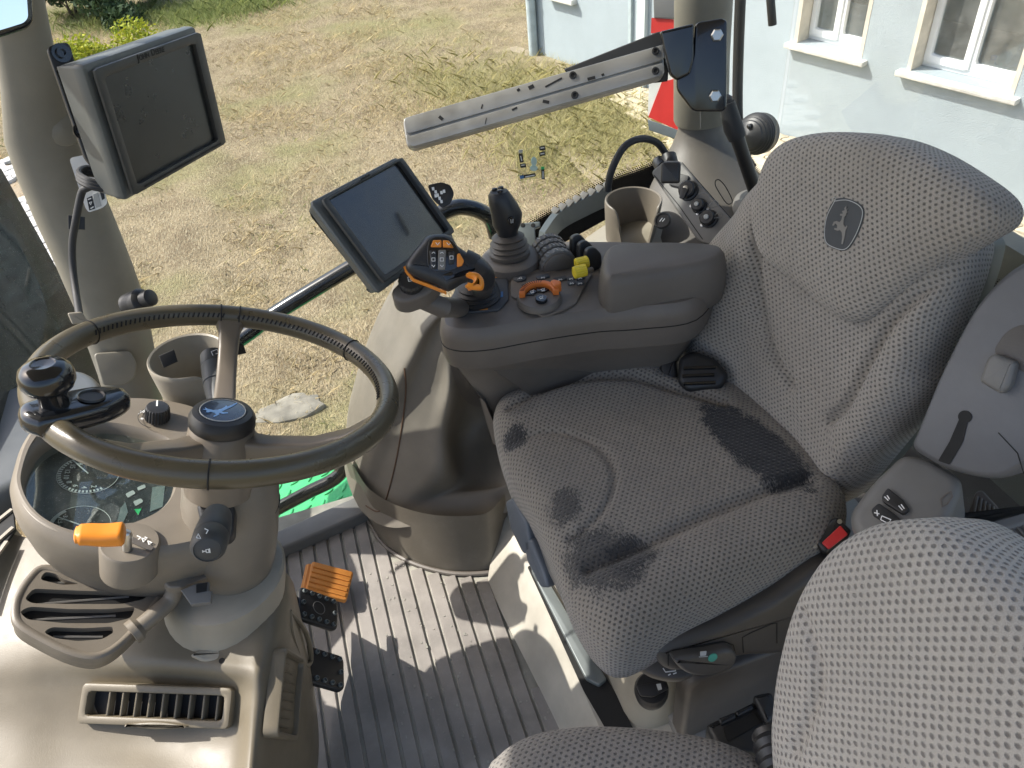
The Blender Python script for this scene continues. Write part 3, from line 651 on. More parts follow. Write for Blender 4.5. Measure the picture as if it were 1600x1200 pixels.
# ================================================================== monitors
def monitor(root, cs, d0, scr, thick, mat_s, mat_h, by_screen=False):
    F = quad_frame(scr if by_screen else cs, d0); F = F.at(*F.tr(cs).mean(0)); O = F.tr(cs); w = (abs(O[1][0]-O[0][0])+abs(O[2][0]-O[3][0]))/2; h = (abs(O[0][1]-O[3][1])+abs(O[1][1]-O[2][1]))/2
    root.location = F.w(0, -h/2, -thick)
    P = rrect(w, h, .006); B = [inset(P, .022), inset(P, .004), inset(P, 0), P]
    obj('housing', loft([np.array([F.w(a, b, c) for a, b in q]) for q, c in ((inset(P, .012), -thick), (inset(P, .006), -thick+.004), (inset(P, .0015), -thick*.45), (P, -thick*.40), (P, -.012), (inset(P, .001), -.009), (inset(P, .005), -.007))]), mat_h, root)
    sp = F.tr(scr); cx, cy = (sp[:, 0].min()+sp[:, 0].max())/2, 0
    sx = (abs(sp[1][0]-sp[0][0])+abs(sp[2][0]-sp[3][0]))/2; sy = (abs(sp[0][1]-sp[3][1])+abs(sp[1][1]-sp[2][1]))/2; c = sp.mean(0)
    G = F.at(c[0], c[1], 0); A = rrect(w-.012, h-.012, .004, cx=-c[0], cy=-c[1])
    bz = obj('bezel', ringslab(G, A, rrect(sx, sy, .003), .004, .0012, cin=-.004), MONB, root)
    obj('screen', slab(G, rrect(sx+.004, sy+.004, .002), .0015, 0, c0=-.004), mat_s, root)
    return F, G, w, h, sx, sy
M1 = thing('large_monitor', 'large grey monitor on a black bracket on the front pillar', 'monitor', (0, 0, 0))
F1, G1, w1, h1, sx1, sy1 = monitor(M1, M1c, .97, [(155, 121), (300, 69), (340, 219), (215, 286)], .058, SCREEN, MONG)
def deere(F, s, c, mat, root):
    parts = []; x = 0
    for ch, k in (('J', 1), ('OHN', .76), (' ', .8), ('D', 1), ('EERE', .76)):
        if ch == ' ': x += s*.34; continue
        g = text_geo(ch, F.at(0, (k-1)*s*.33), s*k, c, .00025, align='LEFT'); e_ = (g[0]-F.o) @ F.u; g = (g[0]+F.u*(x-e_.min()), g[1]); parts.append(g); x += e_.max()-e_.min()+s*.10
    g = join(*parts); V = g[0]-F.u*x/2
    return obj('lettering', (V, g[1]), mat, root)
deere(F1.at(*(F1.px(232, 83))), .0120, .0043, DEEP, M1)
obj('groove', ribbon(F1, [(-w1/2+.03, -h1/2+.011), (w1/2-.02, -h1/2+.011)], .003, .0042, .0004), DEEP, M1)
BR = facing(110, 190, 1.06, tilt=0, pan=.25); br = thing('monitor_bracket', 'tall flat black steel bracket between the front pillar and the big monitor', 'bracket', pd(140, 270, 1.07))
obj('plate', slab(BR, rpoly(BR.tr([(70, 74), (106, 65), (150, 225), (168, 262), (160, 275), (132, 252)]), .01), .008, .002), BLACK, br)
obj('bolt', lathe([(.012, 0), (.012, .003), (.007, .003), (.007, .009), (.004, .009), (.004, .004)], BR.at(*BR.px(93, 84), .008), 18), BLACKG, br)
obj('bolt', lathe([(.012, 0), (.012, .003), (.007, .003), (.007, .009), (.004, .009), (.004, .004)], BR.at(*BR.px(126, 205), .008), 18), BLACKG, br)
obj('ball_arm', tube([F1.w(-w1*.36, 0, -.075), F1.w(-w1*.2, 0, -.06), F1.w(-w1*.1, 0, -.044)], .014, 12), BLACK, br)
M2 = thing('small_monitor', 'smaller black monitor on the end of the armrest with a brownish reflection', 'monitor', (0, 0, 0))
F2m, G2, w2, h2, sx2, sy2 = monitor(M2, [(487, 314), (625, 237), (716, 367), (602, 451)], .93, [(510, 314), (622, 254), (700, 360), (600, 431)], .030, SCREEN2, MONG, True)
tb2 = (G2.o-F2m.o) @ F2m.v+sy2/2; deere(F2m.at(0, (h2/2-.005+tb2)/2+.0005), min(.0095, (h2/2-.005-tb2)*.8), .0043, DEEP, M2)
m2b = facing(690, 305, 1.02, tilt=.2); tagp = thing('display_tag', 'small black tag with white dashes sticking out behind the smaller monitor', 'tag', m2b.o)
obj('plate', slab(m2b, rpoly(m2b.tr([(668, 290), (690, 285), (704, 290), (710, 303), (704, 318), (692, 326), (676, 312)]), .004), .004, .001), BLACK, tagp)
obj('dash_print', join(*[slab(m2b.at(*m2b.px(x, y), .0045), rrect(.0032, .0042, .0005, 2), .0003, 0) for x, y in ((677, 296), (681, 301), (684, 306), (687, 311), (690, 316), (690, 302), (694, 300), (681, 307))]), WHITE, tagp)

# ================================================================== steering wheel
wn = unit((.346, .149, .926)); WC = np.array([-.156, .769, .764])
upx = WF and unit(py_(352, 494, 0.95)-WC)
WH = Fr(WC, unit(np.cross((0, 1, 0), wn)), n=wn)
sw_ = thing('steering_wheel', 'brown leather covered steering wheel with three spokes and a round hub', 'steering wheel', WC-wn*.12)
th = np.linspace(0, 2*math.pi, 97)[:-1]; RR = .19
def rimring(t, r=.0135):
    k = np.linspace(0, 2*math.pi, 18, endpoint=False); return np.array([WH.w((RR+r*math.cos(q))*math.cos(t), (RR+r*math.cos(q))*math.sin(t), r*1.08*math.sin(q)) for q in k])
R = [rimring(t) for t in th]; R.append(R[0]); rim = obj('rim', loft(R, False, False), LEATHER, sw_)
def wang(px, py): a = WH.px(px, py); return math.atan2(a[1], a[0])
for px, py in ((148, 522), (560, 545), (326, 745), (345, 488), (376, 490)):
    t = wang(px, py); obj('seam', tube(crs([WH.w((RR+.0139*math.cos(q))*math.cos(t), (RR+.0139*math.cos(q))*math.sin(t), .0150*math.sin(q)) for q in np.linspace(0, 2*math.pi, 20)], 1, False), .0009, 5), DEEP, rim)
stc = []
for (a, b) in ((wang(150, 525), wang(350, 490)), (wang(376, 492), wang(560, 545)), (wang(560, 545), wang(603, 630))):
    while b > a: b -= 2*math.pi
    for t in np.linspace(a, b, int(abs(a-b)*RR/.0062)):
        q0, q1 = 2.55, 2.95
        stc.append(tube([WH.w((RR+.0140*math.cos(q))*math.cos(t+d), (RR+.0140*math.cos(q))*math.sin(t+d), .0151*math.sin(q)) for q, d in ((q0, 0), (q1, .012))], .0011, 5))
g = obj('stitching', join(*stc), DEEP, rim); g['kind'] = 'stuff'
HB = WH.at(*WH.px(352, 668, -.035), -.035)
hubc = HB.px(350, 690); hc = WH.at(0, 0, -.088)
obj('hub', lathe([(.041, -.065), (.042, -.04), (.041, .0), (.038, .022), (.033, .03)], hc, 36), SPOKE, sw_)
cp = obj('hub_cap', lathe([(.035, .026), (.038, .03), (.038, .04), (.034, .047), (.0275, .0485), (.0265, .0475), (0, .0475)], hc, 36), BLACK, sw_)
obj('badge', lathe([(.0262, .0475), (.0257, .0488), (.0246, .049), (0, .049)], hc, 32, False, False), plastic('navy badge', (.012, .022, .05), .25, 0, coat=.5), cp)
obj('badge_ring', ringslab(hc, circ(.0262, 32), circ(.0251, 32), .0010, .0002, c0=.0486, n=32), GREYPR, cp)
DEER = [(-.64, .12), (-.52, .25), (-.62, .42), (-.50, .34), (-.47, .50), (-.42, .33), (-.36, .25), (-.28, .12), (-.10, .05), (.12, .07), (.32, .13), (.46, .24), (.44, .12), (.70, .15), (1.0, .25), (1.0, .18), (.66, .02), (.40, -.04), (.16, -.11), (-.02, -.15), (.02, -.27), (.18, -.35), (.15, -.42), (-.10, -.35), (-.16, -.19), (-.24, -.33), (-.54, -.42), (-.56, -.35), (-.34, -.26), (-.36, -.08), (-.44, .05), (-.58, .05)]
def deer(F, s, rot, c, mat, parent, h=.0004, flip=1):
    P = np.array(DEER)*[flip, 1]*s; co, si = math.cos(rot), math.sin(rot); P = P @ np.array([[co, si], [-si, co]])
    return obj('deer_emblem', slab(F, P, h, 0, c0=c), mat, parent)
dv = hc.px(342, 648, .049); fx = hc.px(372, 640, .049); rt_ = math.atan2(*(fx-dv)[::-1])
deer(hc.at(-.003, 0), .0255, rt_, .0492, plastic('badge blue', (.22, .42, .75), .3, 0), cp)
def spoke(px, py, w, side):
    e = WH.px(px, py); t = math.atan2(e[1], e[0]); u = np.array([math.cos(t), math.sin(t)]); v = np.array([-u[1], u[0]]); R = []
    for r, c, hw, hh in ((.030, -.080, w*1.25, .013), (.055, -.078, w*1.1, .014), (.11, -.060, w, .0115), (.150, -.036, w, .010), (.172, -.014, w*1.1, .009), (.186, -.001, w*1.7, .009)):
        pr_ = rrect(2*hw, 2*hh, .005, 3); R.append(np.array([WH.w(u[0]*r+v[0]*a, u[1]*r+v[1]*a, c+b) for a, b in pr_]))
    return obj('spoke', loft(R), SPOKE, sw_)
spoke(360, 494, .0125, 0); spoke(590, 655, .0125, 0); spoke(95, 672, .0125, 0)
# spinner knob clamped on the rim
kt = wang(70, 662); kc = WH.w((RR+.002)*math.cos(kt), (RR+.002)*math.sin(kt), .016); KN = Fr(kc-wn*.010+unit(WH.w(0, 0)-kc)*.012, WH.w(0, 0)-kc, n=unit(wn*.75+np.array([-.04, -.02, .45])))
sk = thing('spinner_knob', 'glossy black spinner knob clamped to the left of the steering wheel rim', 'knob', kc)
arm_o = crs([(-.018, -.016), (-.024, 0), (-.018, .018), (0, .024), (.03, .025), (.055, .022), (.075, .010), (.078, 0), (.074, -.012), (.05, -.022), (.02, -.024), (-.01, -.022)], 5)
KP = Fr(WH.w(RR*math.cos(kt), RR*math.sin(kt), .006), WH.w(0, 0)-WH.w(math.cos(kt), math.sin(kt)), n=wn)
obj('clamp', slab(KP, arm_o, .026, .010, c0=-.012, seg=4, both=True), BLACKG, sk)
obj('clamp_bolt', lathe([(.013, 0), (.012, .002), (.008, -.004), (.005, -.006), (0, -.006)], KP.at(.040, -.004, .0150), 18), BLACK, sk)
obj('clamp_bolt', lathe([(.005, 0), (.005, .003), (0, .004)], KP.at(.018, .014, .0150), 12), STEEL, sk)
obj('nut', lathe([(.0145, 0), (.0145, .010), (.012, .012)], KN, 6), plastic('bronze nut', (.10, .075, .05), .35, 0, metal=.8), sk)
obj('knob', lathe([(.0135, .012), (.0135, .026), (.0155, .032), (.0215, .035), (.0245, .041), (.0248, .048), (.0228, .055), (.0172, .060), (.0112, .0615), (.010, .060), (0, .0585)], KN, 36), BLACKG, sk)

# ================================================================== instrument pod, column, front cowl
PN = unit((.36, .02, .93)); PO = pz(200, 760, .585)
PD = Fr(PO, unit(np.cross((0, 1, 0), PN)), n=PN)
pod_px = [(16, 765), (20, 735), (32, 700), (55, 668), (90, 645), (140, 632), (200, 626), (260, 630), (310, 642), (360, 665), (400, 690), (428, 720), (432, 760), (425, 800), (395, 830), (345, 850), (300, 862), (250, 870), (190, 868), (140, 860), (95, 846), (55, 826), (30, 800)]
lens_px = [(38, 762), (46, 728), (66, 700), (105, 680), (160, 668), (215, 676), (262, 694), (276, 720), (272, 752), (262, 782), (240, 803), (195, 822), (150, 832), (108, 834), (75, 822), (48, 795)]
ip = thing('instrument_panel', 'taupe oval instrument panel with a dark dusty gauge cluster under the steering wheel', 'instrument panel', PO-np.array([0, 0, .1]))
O = crs(PD.tr(pod_px), 5); I = crs(PD.tr(lens_px), 5)
n_ = 140; A = al(O, n_)
cI = I.mean(0)
def alc(P, n, c):
    P = resample(ccw(P), 900); q = P-c; t = np.unwrap(np.arctan2(q[:, 1], q[:, 0])); k = int(np.argmin(np.abs(np.arctan2(q[:, 1], q[:, 0])))); P = np.roll(P, -k, 0)
    q = P-c; t = np.mod(np.arctan2(q[:, 1], q[:, 0]), 2*math.pi); o = np.argsort(t); tt = np.linspace(0, 2*math.pi, n, endpoint=False)
    return np.stack([np.interp(tt, t[o], P[o, k], period=2*math.pi) for k in (0, 1)], 1)
A = alc(O, n_, cI); B = alc(I, n_, cI)
def mix(P, Q, s): return P*(1-s)+Q*s
rings = [(inset(A, .03), -.11), (inset(A, .012), -.07), (A, -.03), (inset(A, -.001), -.008), (inset(A, .002), .004), (inset(A, .008), .011), (mix(inset(A, .010), B, .35), .0115), (mix(A, inset(B, -.006), .8), .008), (inset(B, -.005), .006), (inset(B, -.002), .002), (inset(B, 0), -.006), (inset(B, .002), -.026)]
obj('housing', loft([np.array([PD.w(a, b, c) for a, b in q]) for q, c in rings], True, False), TAUPE, ip)
LENSM = plastic('gauge face', (.016, .018, .018), .38, 0, dust=.5, spec=.6)
gf = obj('gauge_face', slab(PD, inset(B, -.004), .004, 0, c0=-.026), LENSM, ip)
obj('lens', slab(PD, inset(B, .001), .0015, 0, c0=-.012), glass('lens glass', (.9, .95, .94), speck=.35, refl=.12, film=.015), ip)
GC = -.0214
def gauge(cpx, r1px, a0, a1, digits, dr, parent):
    c = PD.px(*cpx, GC); R1 = r1px; T = np.linspace(a0, a1, 28)
    dial = obj('dial', slab(PD.at(*c), circ(R1, 40), .0006, 0, c0=GC-.0001), DEEP, parent)
    obj('dial_ring', ringslab(PD.at(*c), circ(R1, 48), circ(R1*.985, 48), .0006, 0, c0=GC+.0006, n=48), GREYPR, dial)
    obj('scale_band', join(*[ribbon(PD.at(*c), [(R1*.86*math.cos(t), R1*.86*math.sin(t)), (R1*.97*math.cos(t), R1*.97*math.sin(t))], R1*.06, GC+.0014) for t in T]), GREYPR, dial)
    tx = []
    for k, s in enumerate(digits):
        t = a0+(a1-a0)*(k+.5)/len(digits); F = PD.at(c[0]+R1*.70*math.cos(t), c[1]+R1*.70*math.sin(t)); F = Fr(F.o, PD.v*-1 if False else -PD.v, n=PD.n); tx.append(text_geo(s, F, R1*dr, GC+.0014, .0001))
    obj('numerals', join(*tx), GREYPR, dial)
    obj('needle', ribbon(PD.at(*c), [(0, 0), (R1*.9*math.cos(a0+.4), R1*.9*math.sin(a0+.4))], .0016, GC+.0024), GREYPR, dial)
a_ = lambda px, py, c: math.atan2(*(PD.px(px, py, GC)-PD.px(*c, GC))[::-1])
c1 = (138, 742); r1 = np.linalg.norm(PD.px(88, 745, GC)-PD.px(*c1, GC)); 
def arc(c, p, q, sign=1):
    a, b = a_(*p, c), a_(*q, c)
    while sign > 0 and b < a: b += 2*math.pi
    while sign < 0 and b > a: b -= 2*math.pi
    return a, b
b0, b1_ = arc(c1, (128, 706), (170, 778), 1)
if b1_-b0 > 4.5: b0, b1_ = arc(c1, (128, 706), (170, 778), -1)
gauge(c1, r1, b0, b1_, ['18', '15', '12', '10', '8', '6', '4', '2'], .24, gf)
c2 = (125, 822); r2 = np.linalg.norm(PD.px(70, 812, GC)-PD.px(*c2, GC))*.92
b0, b1_ = arc(c2, (90, 790), (72, 830), 1)
if b1_-b0 > 3: b0, b1_ = arc(c2, (90, 790), (72, 830), -1)
gauge(c2, r2*.9, b0, b1_, ['3', '2.5', '2'], .2, gf)
obj('lcd_panel', slab(PD, PD.tr([(238, 762), (258, 758), (254, 792), (234, 800)], GC), .0006, 0, c0=GC), plastic('grey lcd', (.16, .19, .18), .3, 0), gf)
obj('lcd_panel', slab(PD, PD.tr([(188, 795), (196, 785), (200, 800), (192, 818), (182, 820)], GC), .0006, 0, c0=GC), plastic('grey lcd b', (.15, .18, .18), .3, 0), gf)
obj('warning_lamp', slab(PD, PD.tr([(210, 796), (221, 795), (216, 805)], GC), .0006, 0, c0=GC), GSCR, gf)
obj('indicator', join(*[slab(PD, rpoly(PD.tr(q, GC), .002), .0006, 0, c0=GC) for q in ([(214, 762), (226, 757), (228, 762), (216, 767)], [(196, 772), (208, 766), (212, 771), (200, 778)], [(208, 784), (220, 779), (224, 784), (212, 791)])]), GREYPR, gf)
# rotary light switch
KS = PD.at(*PD.px(246, 652, .012), .011); n8 = 24
ks = obj('rotary_switch', loft([np.array([KS.w((r+(.0012 if i % 2 else 0)*(1 if h < .019 else 0))*math.cos(2*math.pi*i/48), (r+(.0012 if i % 2 else 0))*math.sin(2*math.pi*i/48), h) for i in range(48)]) for r, h in ((.0165, 0), (.0165, .004), (.0155, .018), (.0145, .0205), (.008, .0215))]), BLACK, ip, sharp=25)
obj('pointer_mark', ribbon(KS, [(-.001, .0), (-.001, .014)], .0022, .0216), WHITE, ks)
ring_t = np.linspace(2.0, 4.4, 16); obj('switch_ring_print', ribbon(KS, np.stack([.026*np.cos(ring_t), .026*np.sin(ring_t)], 1), .0008, .001), BLACK, ip)
KL = Fr(KS.w(0, 0), -PD.v, n=PD.n)
obj('switch_icons', join(text_geo('P', KL.at(*KL.px(222, 644)), .009, .001), text_geo('*', KL.at(*KL.px(219, 655)), .012, .001), ribbon(KL, KL.tr([(216, 648), (227, 641)]), .0008, .001)), WHITE, ip)
# reverser lever: taupe drum, metal stalk and orange handle
DR = PD.at(*PD.px(203, 862, .0), .0); drum = obj('lever_drum', lathe([(.034, -.03), (.034, .014), (.032, .0175), (0, .018)], DR, 40), TAUPE, ip)
DT = DR.at(0, 0, .0186); obj('gate_slot', slab(DT, rpoly(DT.tr([(205, 838), (240, 855), (236, 862), (200, 846)]), .002), .0008, 0), CONS2, drum)
obj('gate_icons', join(*[ribbon(DT, DT.tr(q), .0014, .001) for q in ([(214, 838), (220, 841), (216, 844)], [(222, 842), (228, 844), (224, 848), (222, 842)], [(231, 846), (237, 849), (233, 852), (231, 846)], [(226, 840), (230, 842)])]), WHITE, drum)
l0 = DT.w(*DT.px(199, 858)); l1 = l0+PD.n*.026
sh = obj('lever_shaft', tube(crs([l0, l0+PD.n*.014, l1, l1+(pd(150, 838, .82)-pd(196, 830, .82))*.25], 5, False), .0055, 12), STEEL, drum)
hd_ = crs([pd(194, 834, .845), pd(165, 836, .84), pd(138, 835, .835), pd(116, 836, .83)], 6, False)
HRr = []
for i, q in enumerate(hd_):
    s = i/(len(hd_)-1); Fh = Fr(q, unit(np.cross(hd_[min(i+1, len(hd_)-1)]-hd_[max(i-1, 0)], PD.n)), n=unit(hd_[min(i+1, len(hd_)-1)]-hd_[max(i-1, 0)]))
    k = (.82 if i == 0 else 1)*(1 if s < .85 else .8 if s < 1 else .45); HRr.append(np.array([Fh.w(a, b) for a, b in rrect(.026*k, (.021-.006*s)*k, .008*k, 4)]))
obj('lever_handle', loft(HRr), ORANGE, sh, sharp=60)

# column, boots and stalks
sc_ = thing('steering_column', 'steering column shroud with a pale boot and two dark control stalks', 'steering column', pz(345, 985, .33))
def hring(px0, px1, py, z, sq=1.0, n=36, tilt=0.0):
    a, b = pz(px0, py, z), pz(px1, py, z); c = (a+b)/2; r = np.linalg.norm(b-a)/2; u = unit(b-a); v = np.cross((0, 0, 1), u)
    return np.array([c+u*r*math.cos(t)+v*r*sq*math.sin(t)+np.array([0, 0, tilt*r*math.sin(t)]) for t in np.linspace(0, 2*math.pi, n, endpoint=False)])
obj('shroud', loft([hring(*q) for q in ((300, 400, 690, .66, .8), (288, 425, 725, .63, .85), (286, 434, 775, .58, .85), (296, 433, 835, .52, .85), (305, 428, 875, .47, .85), (318, 420, 900, .44, .85))]), TAUPE, sc_)
obj('shroud_seam', tube(crs(list(hring(287.5, 434.5, 792, .56, .852))+[hring(287.5, 434.5, 792, .56, .852)[0]], 1, False), .0012, 5), DEEP, sc_)
obj('boot', loft([hring(*q) for q in ((300, 425, 872, .455), (272, 438, 890, .45), (266, 442, 896, .445), (262, 443, 915, .42), (260, 441, 945, .39), (257, 442, 975, .36), (252, 446, 1000, .335))]), BEIGE, sc_)
CFp = facing(345, 1025, (pz(345, 1025, .37)-CC) @ CM[:, 2]-.02, tilt=.35)
tb = obj('boot_tab', slab(CFp, rpoly(CFp.tr([(298, 1028), (330, 1012), (362, 1012), (368, 1024), (352, 1038), (320, 1038)]), .006), .014, .004), BEIGE, sc_)
obj('screw', lathe([(.004, 0), (.004, .002), (0, .002)], CFp.at(*CFp.px(347, 1033, .014), .014), 14), BLACK, tb)
NF = facing(318, 930, (pz(318, 930, .44)-CC) @ CM[:, 2]-.062, tilt=.25)
obj('notch', slab(NF, NF.tr([(284, 925), (309, 914), (328, 912), (328, 925), (333, 927), (331, 944), (300, 948)]), .012, .002), GREYP, sc_)
obj('notch_hole', slab(NF, NF.tr([(309, 917), (326, 914), (325, 927), (309, 930)]), .002, 0, c0=.0125), DEEP, sc_)
SB = facing(336, 815, (pz(336, 815, .56)-CC) @ CM[:, 2]-.075, tilt=.2)
stk = obj('stalk_base', slab(SB, rpoly(SB.tr([(307, 788), (362, 786), (368, 796), (366, 836), (356, 846), (318, 840)]), .006), .035, .005, c0=-.03), BLACK, sc_)
s0, s1 = pd(340, 806, .795), pd(324, 858, .735); ax = unit(s1-s0); L = np.linalg.norm(s1-s0); SA = Fr(s0, unit(np.cross(ax, (0, 0, 1))), n=ax)
hs = obj('horn_stalk', lathe([(.014, 0), (.0155, .01), (.0165, L*.4), (.0172, L*.62), (.0165, L*.64), (.0172, L*.66), (.0168, L*.92), (.0145, L), (.0125, L+.002), (.012, L+.001), (.0, L+.003)], SA, 28), plastic('stalk plastic', (.045, .048, .05), .5, .3), sc_)
HFc = Fr(s1, unit(CM[:, 0]), n=ax); HFc = Fr(HFc.o, HFc.u, n=HFc.n)
obj('horn_icon', join(*[ribbon(HFc, np.array(q)*.6, 0.0009, .0032) for q in ([(-.006, -.002), (-.006, .002)], [(-.005, 0), (-.001, 0)], [(-.001, -.0025), (.003, -.003), (.003, .003), (-.001, .0025), (-.001, -.0025)], [(.0045, -.004), (.0045, .004)])]), WHITE, hs)
obj('turn_icon', join(*[ribbon(facing(318, 838, (s1-CC) @ CM[:, 2]-.005), q, .001, 0) for q in ([(-.006, .002), (-.003, .0045), (-.003, -.0005), (-.006, .002)], [(.003, .001), (.006, .003), (.004, .006)])]), WHITE, hs)
s0, s1 = pd(345, 660, .99), pd(333, 556, 1.06); ax = unit(s1-s0); L = np.linalg.norm(s1-s0); SA = Fr(s0, unit(np.cross(ax, (0, 0, 1))), n=ax)
ws = obj('wiper_stalk', lathe([(.010, 0), (.0125, .03), (.0155, L*.45), (.0165, L*.55), (.0150, L*.56), (.0168, L*.57), (.0172, L*.82), (.0165, L*.83), (.0172, L*.84), (.0165, L), (.013, L+.003), (0, L+.003)], SA, 28), plastic('stalk plastic b', (.06, .065, .068), .5, .3), sc_)
WI = facing(337, 553, (s1-CC) @ CM[:, 2]-.02); obj('wiper_icon', join(*[ribbon(WI, q, .0011, 0) for q in ([(-.004, -.004), (.004, -.004), (.004, .005), (-.004, .005), (-.004, -.004)], [(0, -.004), (0, -.010)], [(.0, 0), (.007, 0)])]), WHITE, ws)

# front cowl with its two louvres
cow = thing('front_cowl', 'warm grey moulded front cowl with two louvred air vents below the steering column', 'dashboard cowl', pz(230, 1190, .05))
CZ = [[(-160, 800, .42), (0, 830, .43), (120, 860, .43), (250, 880, .43), (380, 880, .43), (432, 885, .42), (455, 905, .36), (462, 925, .25), (464, 935, .1)],
      [(-160, 900, .41), (0, 905, .42), (120, 925, .42), (250, 940, .42), (380, 945, .42), (440, 945, .40), (463, 962, .33), (474, 985, .22), (478, 1000, .08)],
      [(-160, 985, .40), (0, 985, .405), (130, 1000, .405), (260, 1010, .405), (370, 1018, .40), (424, 1018, .39), (462, 1030, .31), (484, 1050, .19), (490, 1070, .05)],
      [(-160, 1040, .385), (0, 1040, .39), (110, 1035, .39), (250, 1042, .392), (370, 1050, .392), (412, 1058, .385), (452, 1085, .30), (489, 1110, .17), (497, 1130, .03)],
      [(-160, 1085, .37), (0, 1085, .37), (100, 1075, .365), (250, 1078, .35), (362, 1085, .36), (405, 1100, .37), (447, 1130, .29), (490, 1160, .15), (498, 1180, .02)],
      [(-160, 1140, .35), (0, 1140, .35), (110, 1150, .335), (250, 1160, .32), (360, 1160, .33), (398, 1165, .35), (440, 1190, .27), (486, 1215, .12), (492, 1230, .01)],
      [(-160, 1230, .33), (0, 1230, .33), (110, 1235, .32), (250, 1245, .315), (350, 1250, .315), (392, 1255, .33), (430, 1275, .25), (476, 1300, .1), (480, 1310, .01)],
      [(-160, 1350, .30), (0, 1350, .30), (110, 1350, .29), (250, 1360, .285), (350, 1370, .285), (385, 1380, .29), (420, 1400, .2), (456, 1420, .08), (460, 1430, .01)]]
shell = obj('shell', patch([[pz(*q) for q in [(r[0][0]-150, r[0][1]+110, r[0][2]-.34), (r[0][0]-110, r[0][1]+30, r[0][2]-.05)]+r] for r in CZ], 8, 8), COWL, cow, sharp=None)
def louvre(cs, d, nfin, tiltf, wpx, parent, depth=.02, rad=.006, bar=.010, finw=.0022, inner=None, mat=COWL):
    F = hit_frame(shell, cs).at(0, 0, .007); O = F.tr(cs); F = F.at(*O.mean(0)); O = O-O.mean(0); w = (abs(O[1][0]-O[0][0])+abs(O[2][0]-O[3][0]))/2; h = (abs(O[0][1]-O[3][1])+abs(O[1][1]-O[2][1]))/2
    lv = obj('vent', ringslab(F, rrect(w, h, rad), inner if inner is not None else rrect(w-2*bar, h-2*bar, rad*.7), depth, .003, c0=-depth+.006), mat, parent)
    iw, ih = w-2*bar, h-2*bar
    obj('vent_recess', slab(F, rrect(w-.004, h-.004, rad), .002, 0, c0=-depth+.006), DEEP, lv)
    return F, lv, w, h, iw, ih
v1c = [(133, 1066), (362, 1074), (364, 1136), (122, 1133)]
VF, lv, w, h, iw, ih = louvre(v1c, (pz(133, 1066, .372)-CC) @ CM[:, 2]-.012, 9, 0, 0, cow, bar=.0105)
f0 = None
for k in range(9):
    a = -iw/2+iw*(.155+.0995*k)
    if f0 is None: f0 = obj('fin', slab(Fr(VF.w(a, 0, -.010), VF.u*.9+VF.n*.45, n=np.cross(VF.v, VF.u*.9+VF.n*.45)) if False else VF.at(a, 0, -.010), rrect(.0028, ih, .0006, 2), .013, .001), COWL, lv); a0 = a
    else: clone(f0, lv, VF.u*(a-a0))
tabp = crs(VF.tr([(200, 1132), (235, 1126), (270, 1127), (298, 1134), (250, 1138)]), 5); obj('vent_tab', slab(VF, tabp, .007, .003, c0=.004), COWL, lv)
v2c = [(446, 1012), (478, 1034), (452, 1164), (421, 1142)]
VF2, lv2, w, h, iw, ih = louvre(v2c, (pz(446, 1012, .345)-CC) @ CM[:, 2]-.02, 8, 0, 0, cow, depth=.02, rad=.010, bar=.007)
f0 = None
for k in range(8):
    b = ih/2-ih*(k+.7)/8.4
    if f0 is None: f0 = obj('fin', slab(VF2.at(0, b, -.008), rrect(iw, .0024, .0006, 2), .005, .001), COWL, lv2); b0_ = b
    else: clone(f0, lv2, VF2.v*(b-b0_))
obj('hand_recess_rim', tube(crs([pz(*q) for q in ((452, 955, .37), (470, 975, .31), (482, 1000, .25), (486, 1030, .2), (478, 1040, .22), (465, 1020, .29), (455, 985, .35))]+[pz(452, 955, .37)], 5, False), .004, 8), COWL, cow)
obj('side_hole', join(*[lathe([(.004, 0), (.004, .002), (0, .002)], facing(x, y, (pz(x, y, .1)-CC) @ CM[:, 2]-.02), 12) for x, y in ((475, 1176), (473, 1186))]), DEEP, cow)

# round pod vent hanging under the instrument panel
v3 = [(20, 960), (24, 935), (42, 905), (66, 886), (110, 893), (170, 908), (225, 915), (256, 910), (262, 922), (235, 960), (205, 995), (172, 1022), (140, 1030), (100, 1020), (50, 995), (26, 978)]
VN = unit((.42, -.12, .9)); V3 = Fr(pz(140, 955, .50), unit(np.cross((0, 1, 0), VN)), n=VN)
av = thing('air_vent', 'dark taupe rounded air vent with four slots hanging under the instrument panel', 'air vent', V3.o-np.array([0, 0, .03]))
O3 = crs(V3.tr(v3), 5)
SLOTS = [[(62, 908), (70, 895), (88, 899), (100, 908), (125, 915), (96, 916)], [(38, 938), (52, 922), (120, 925), (190, 927), (238, 922), (226, 938), (190, 946), (110, 946), (50, 945)], [(30, 958), (46, 950), (110, 954), (170, 954), (212, 950), (204, 968), (170, 976), (100, 976), (42, 970)], [(68, 990), (80, 982), (130, 984), (176, 981), (178, 990), (160, 1001), (120, 1004), (84, 999)]]
obj('back_shell', loft([np.array([V3.w(a, b, c) for a, b in inset(O3, d)]) for d, c in ((.02, -.042), (.006, -.036), (0, -.024), (0, -.009))]), TAUPE, av)
obj('dark_core', slab(V3, inset(O3, .006), .003, 0, c0=-.009), DEEP, av)
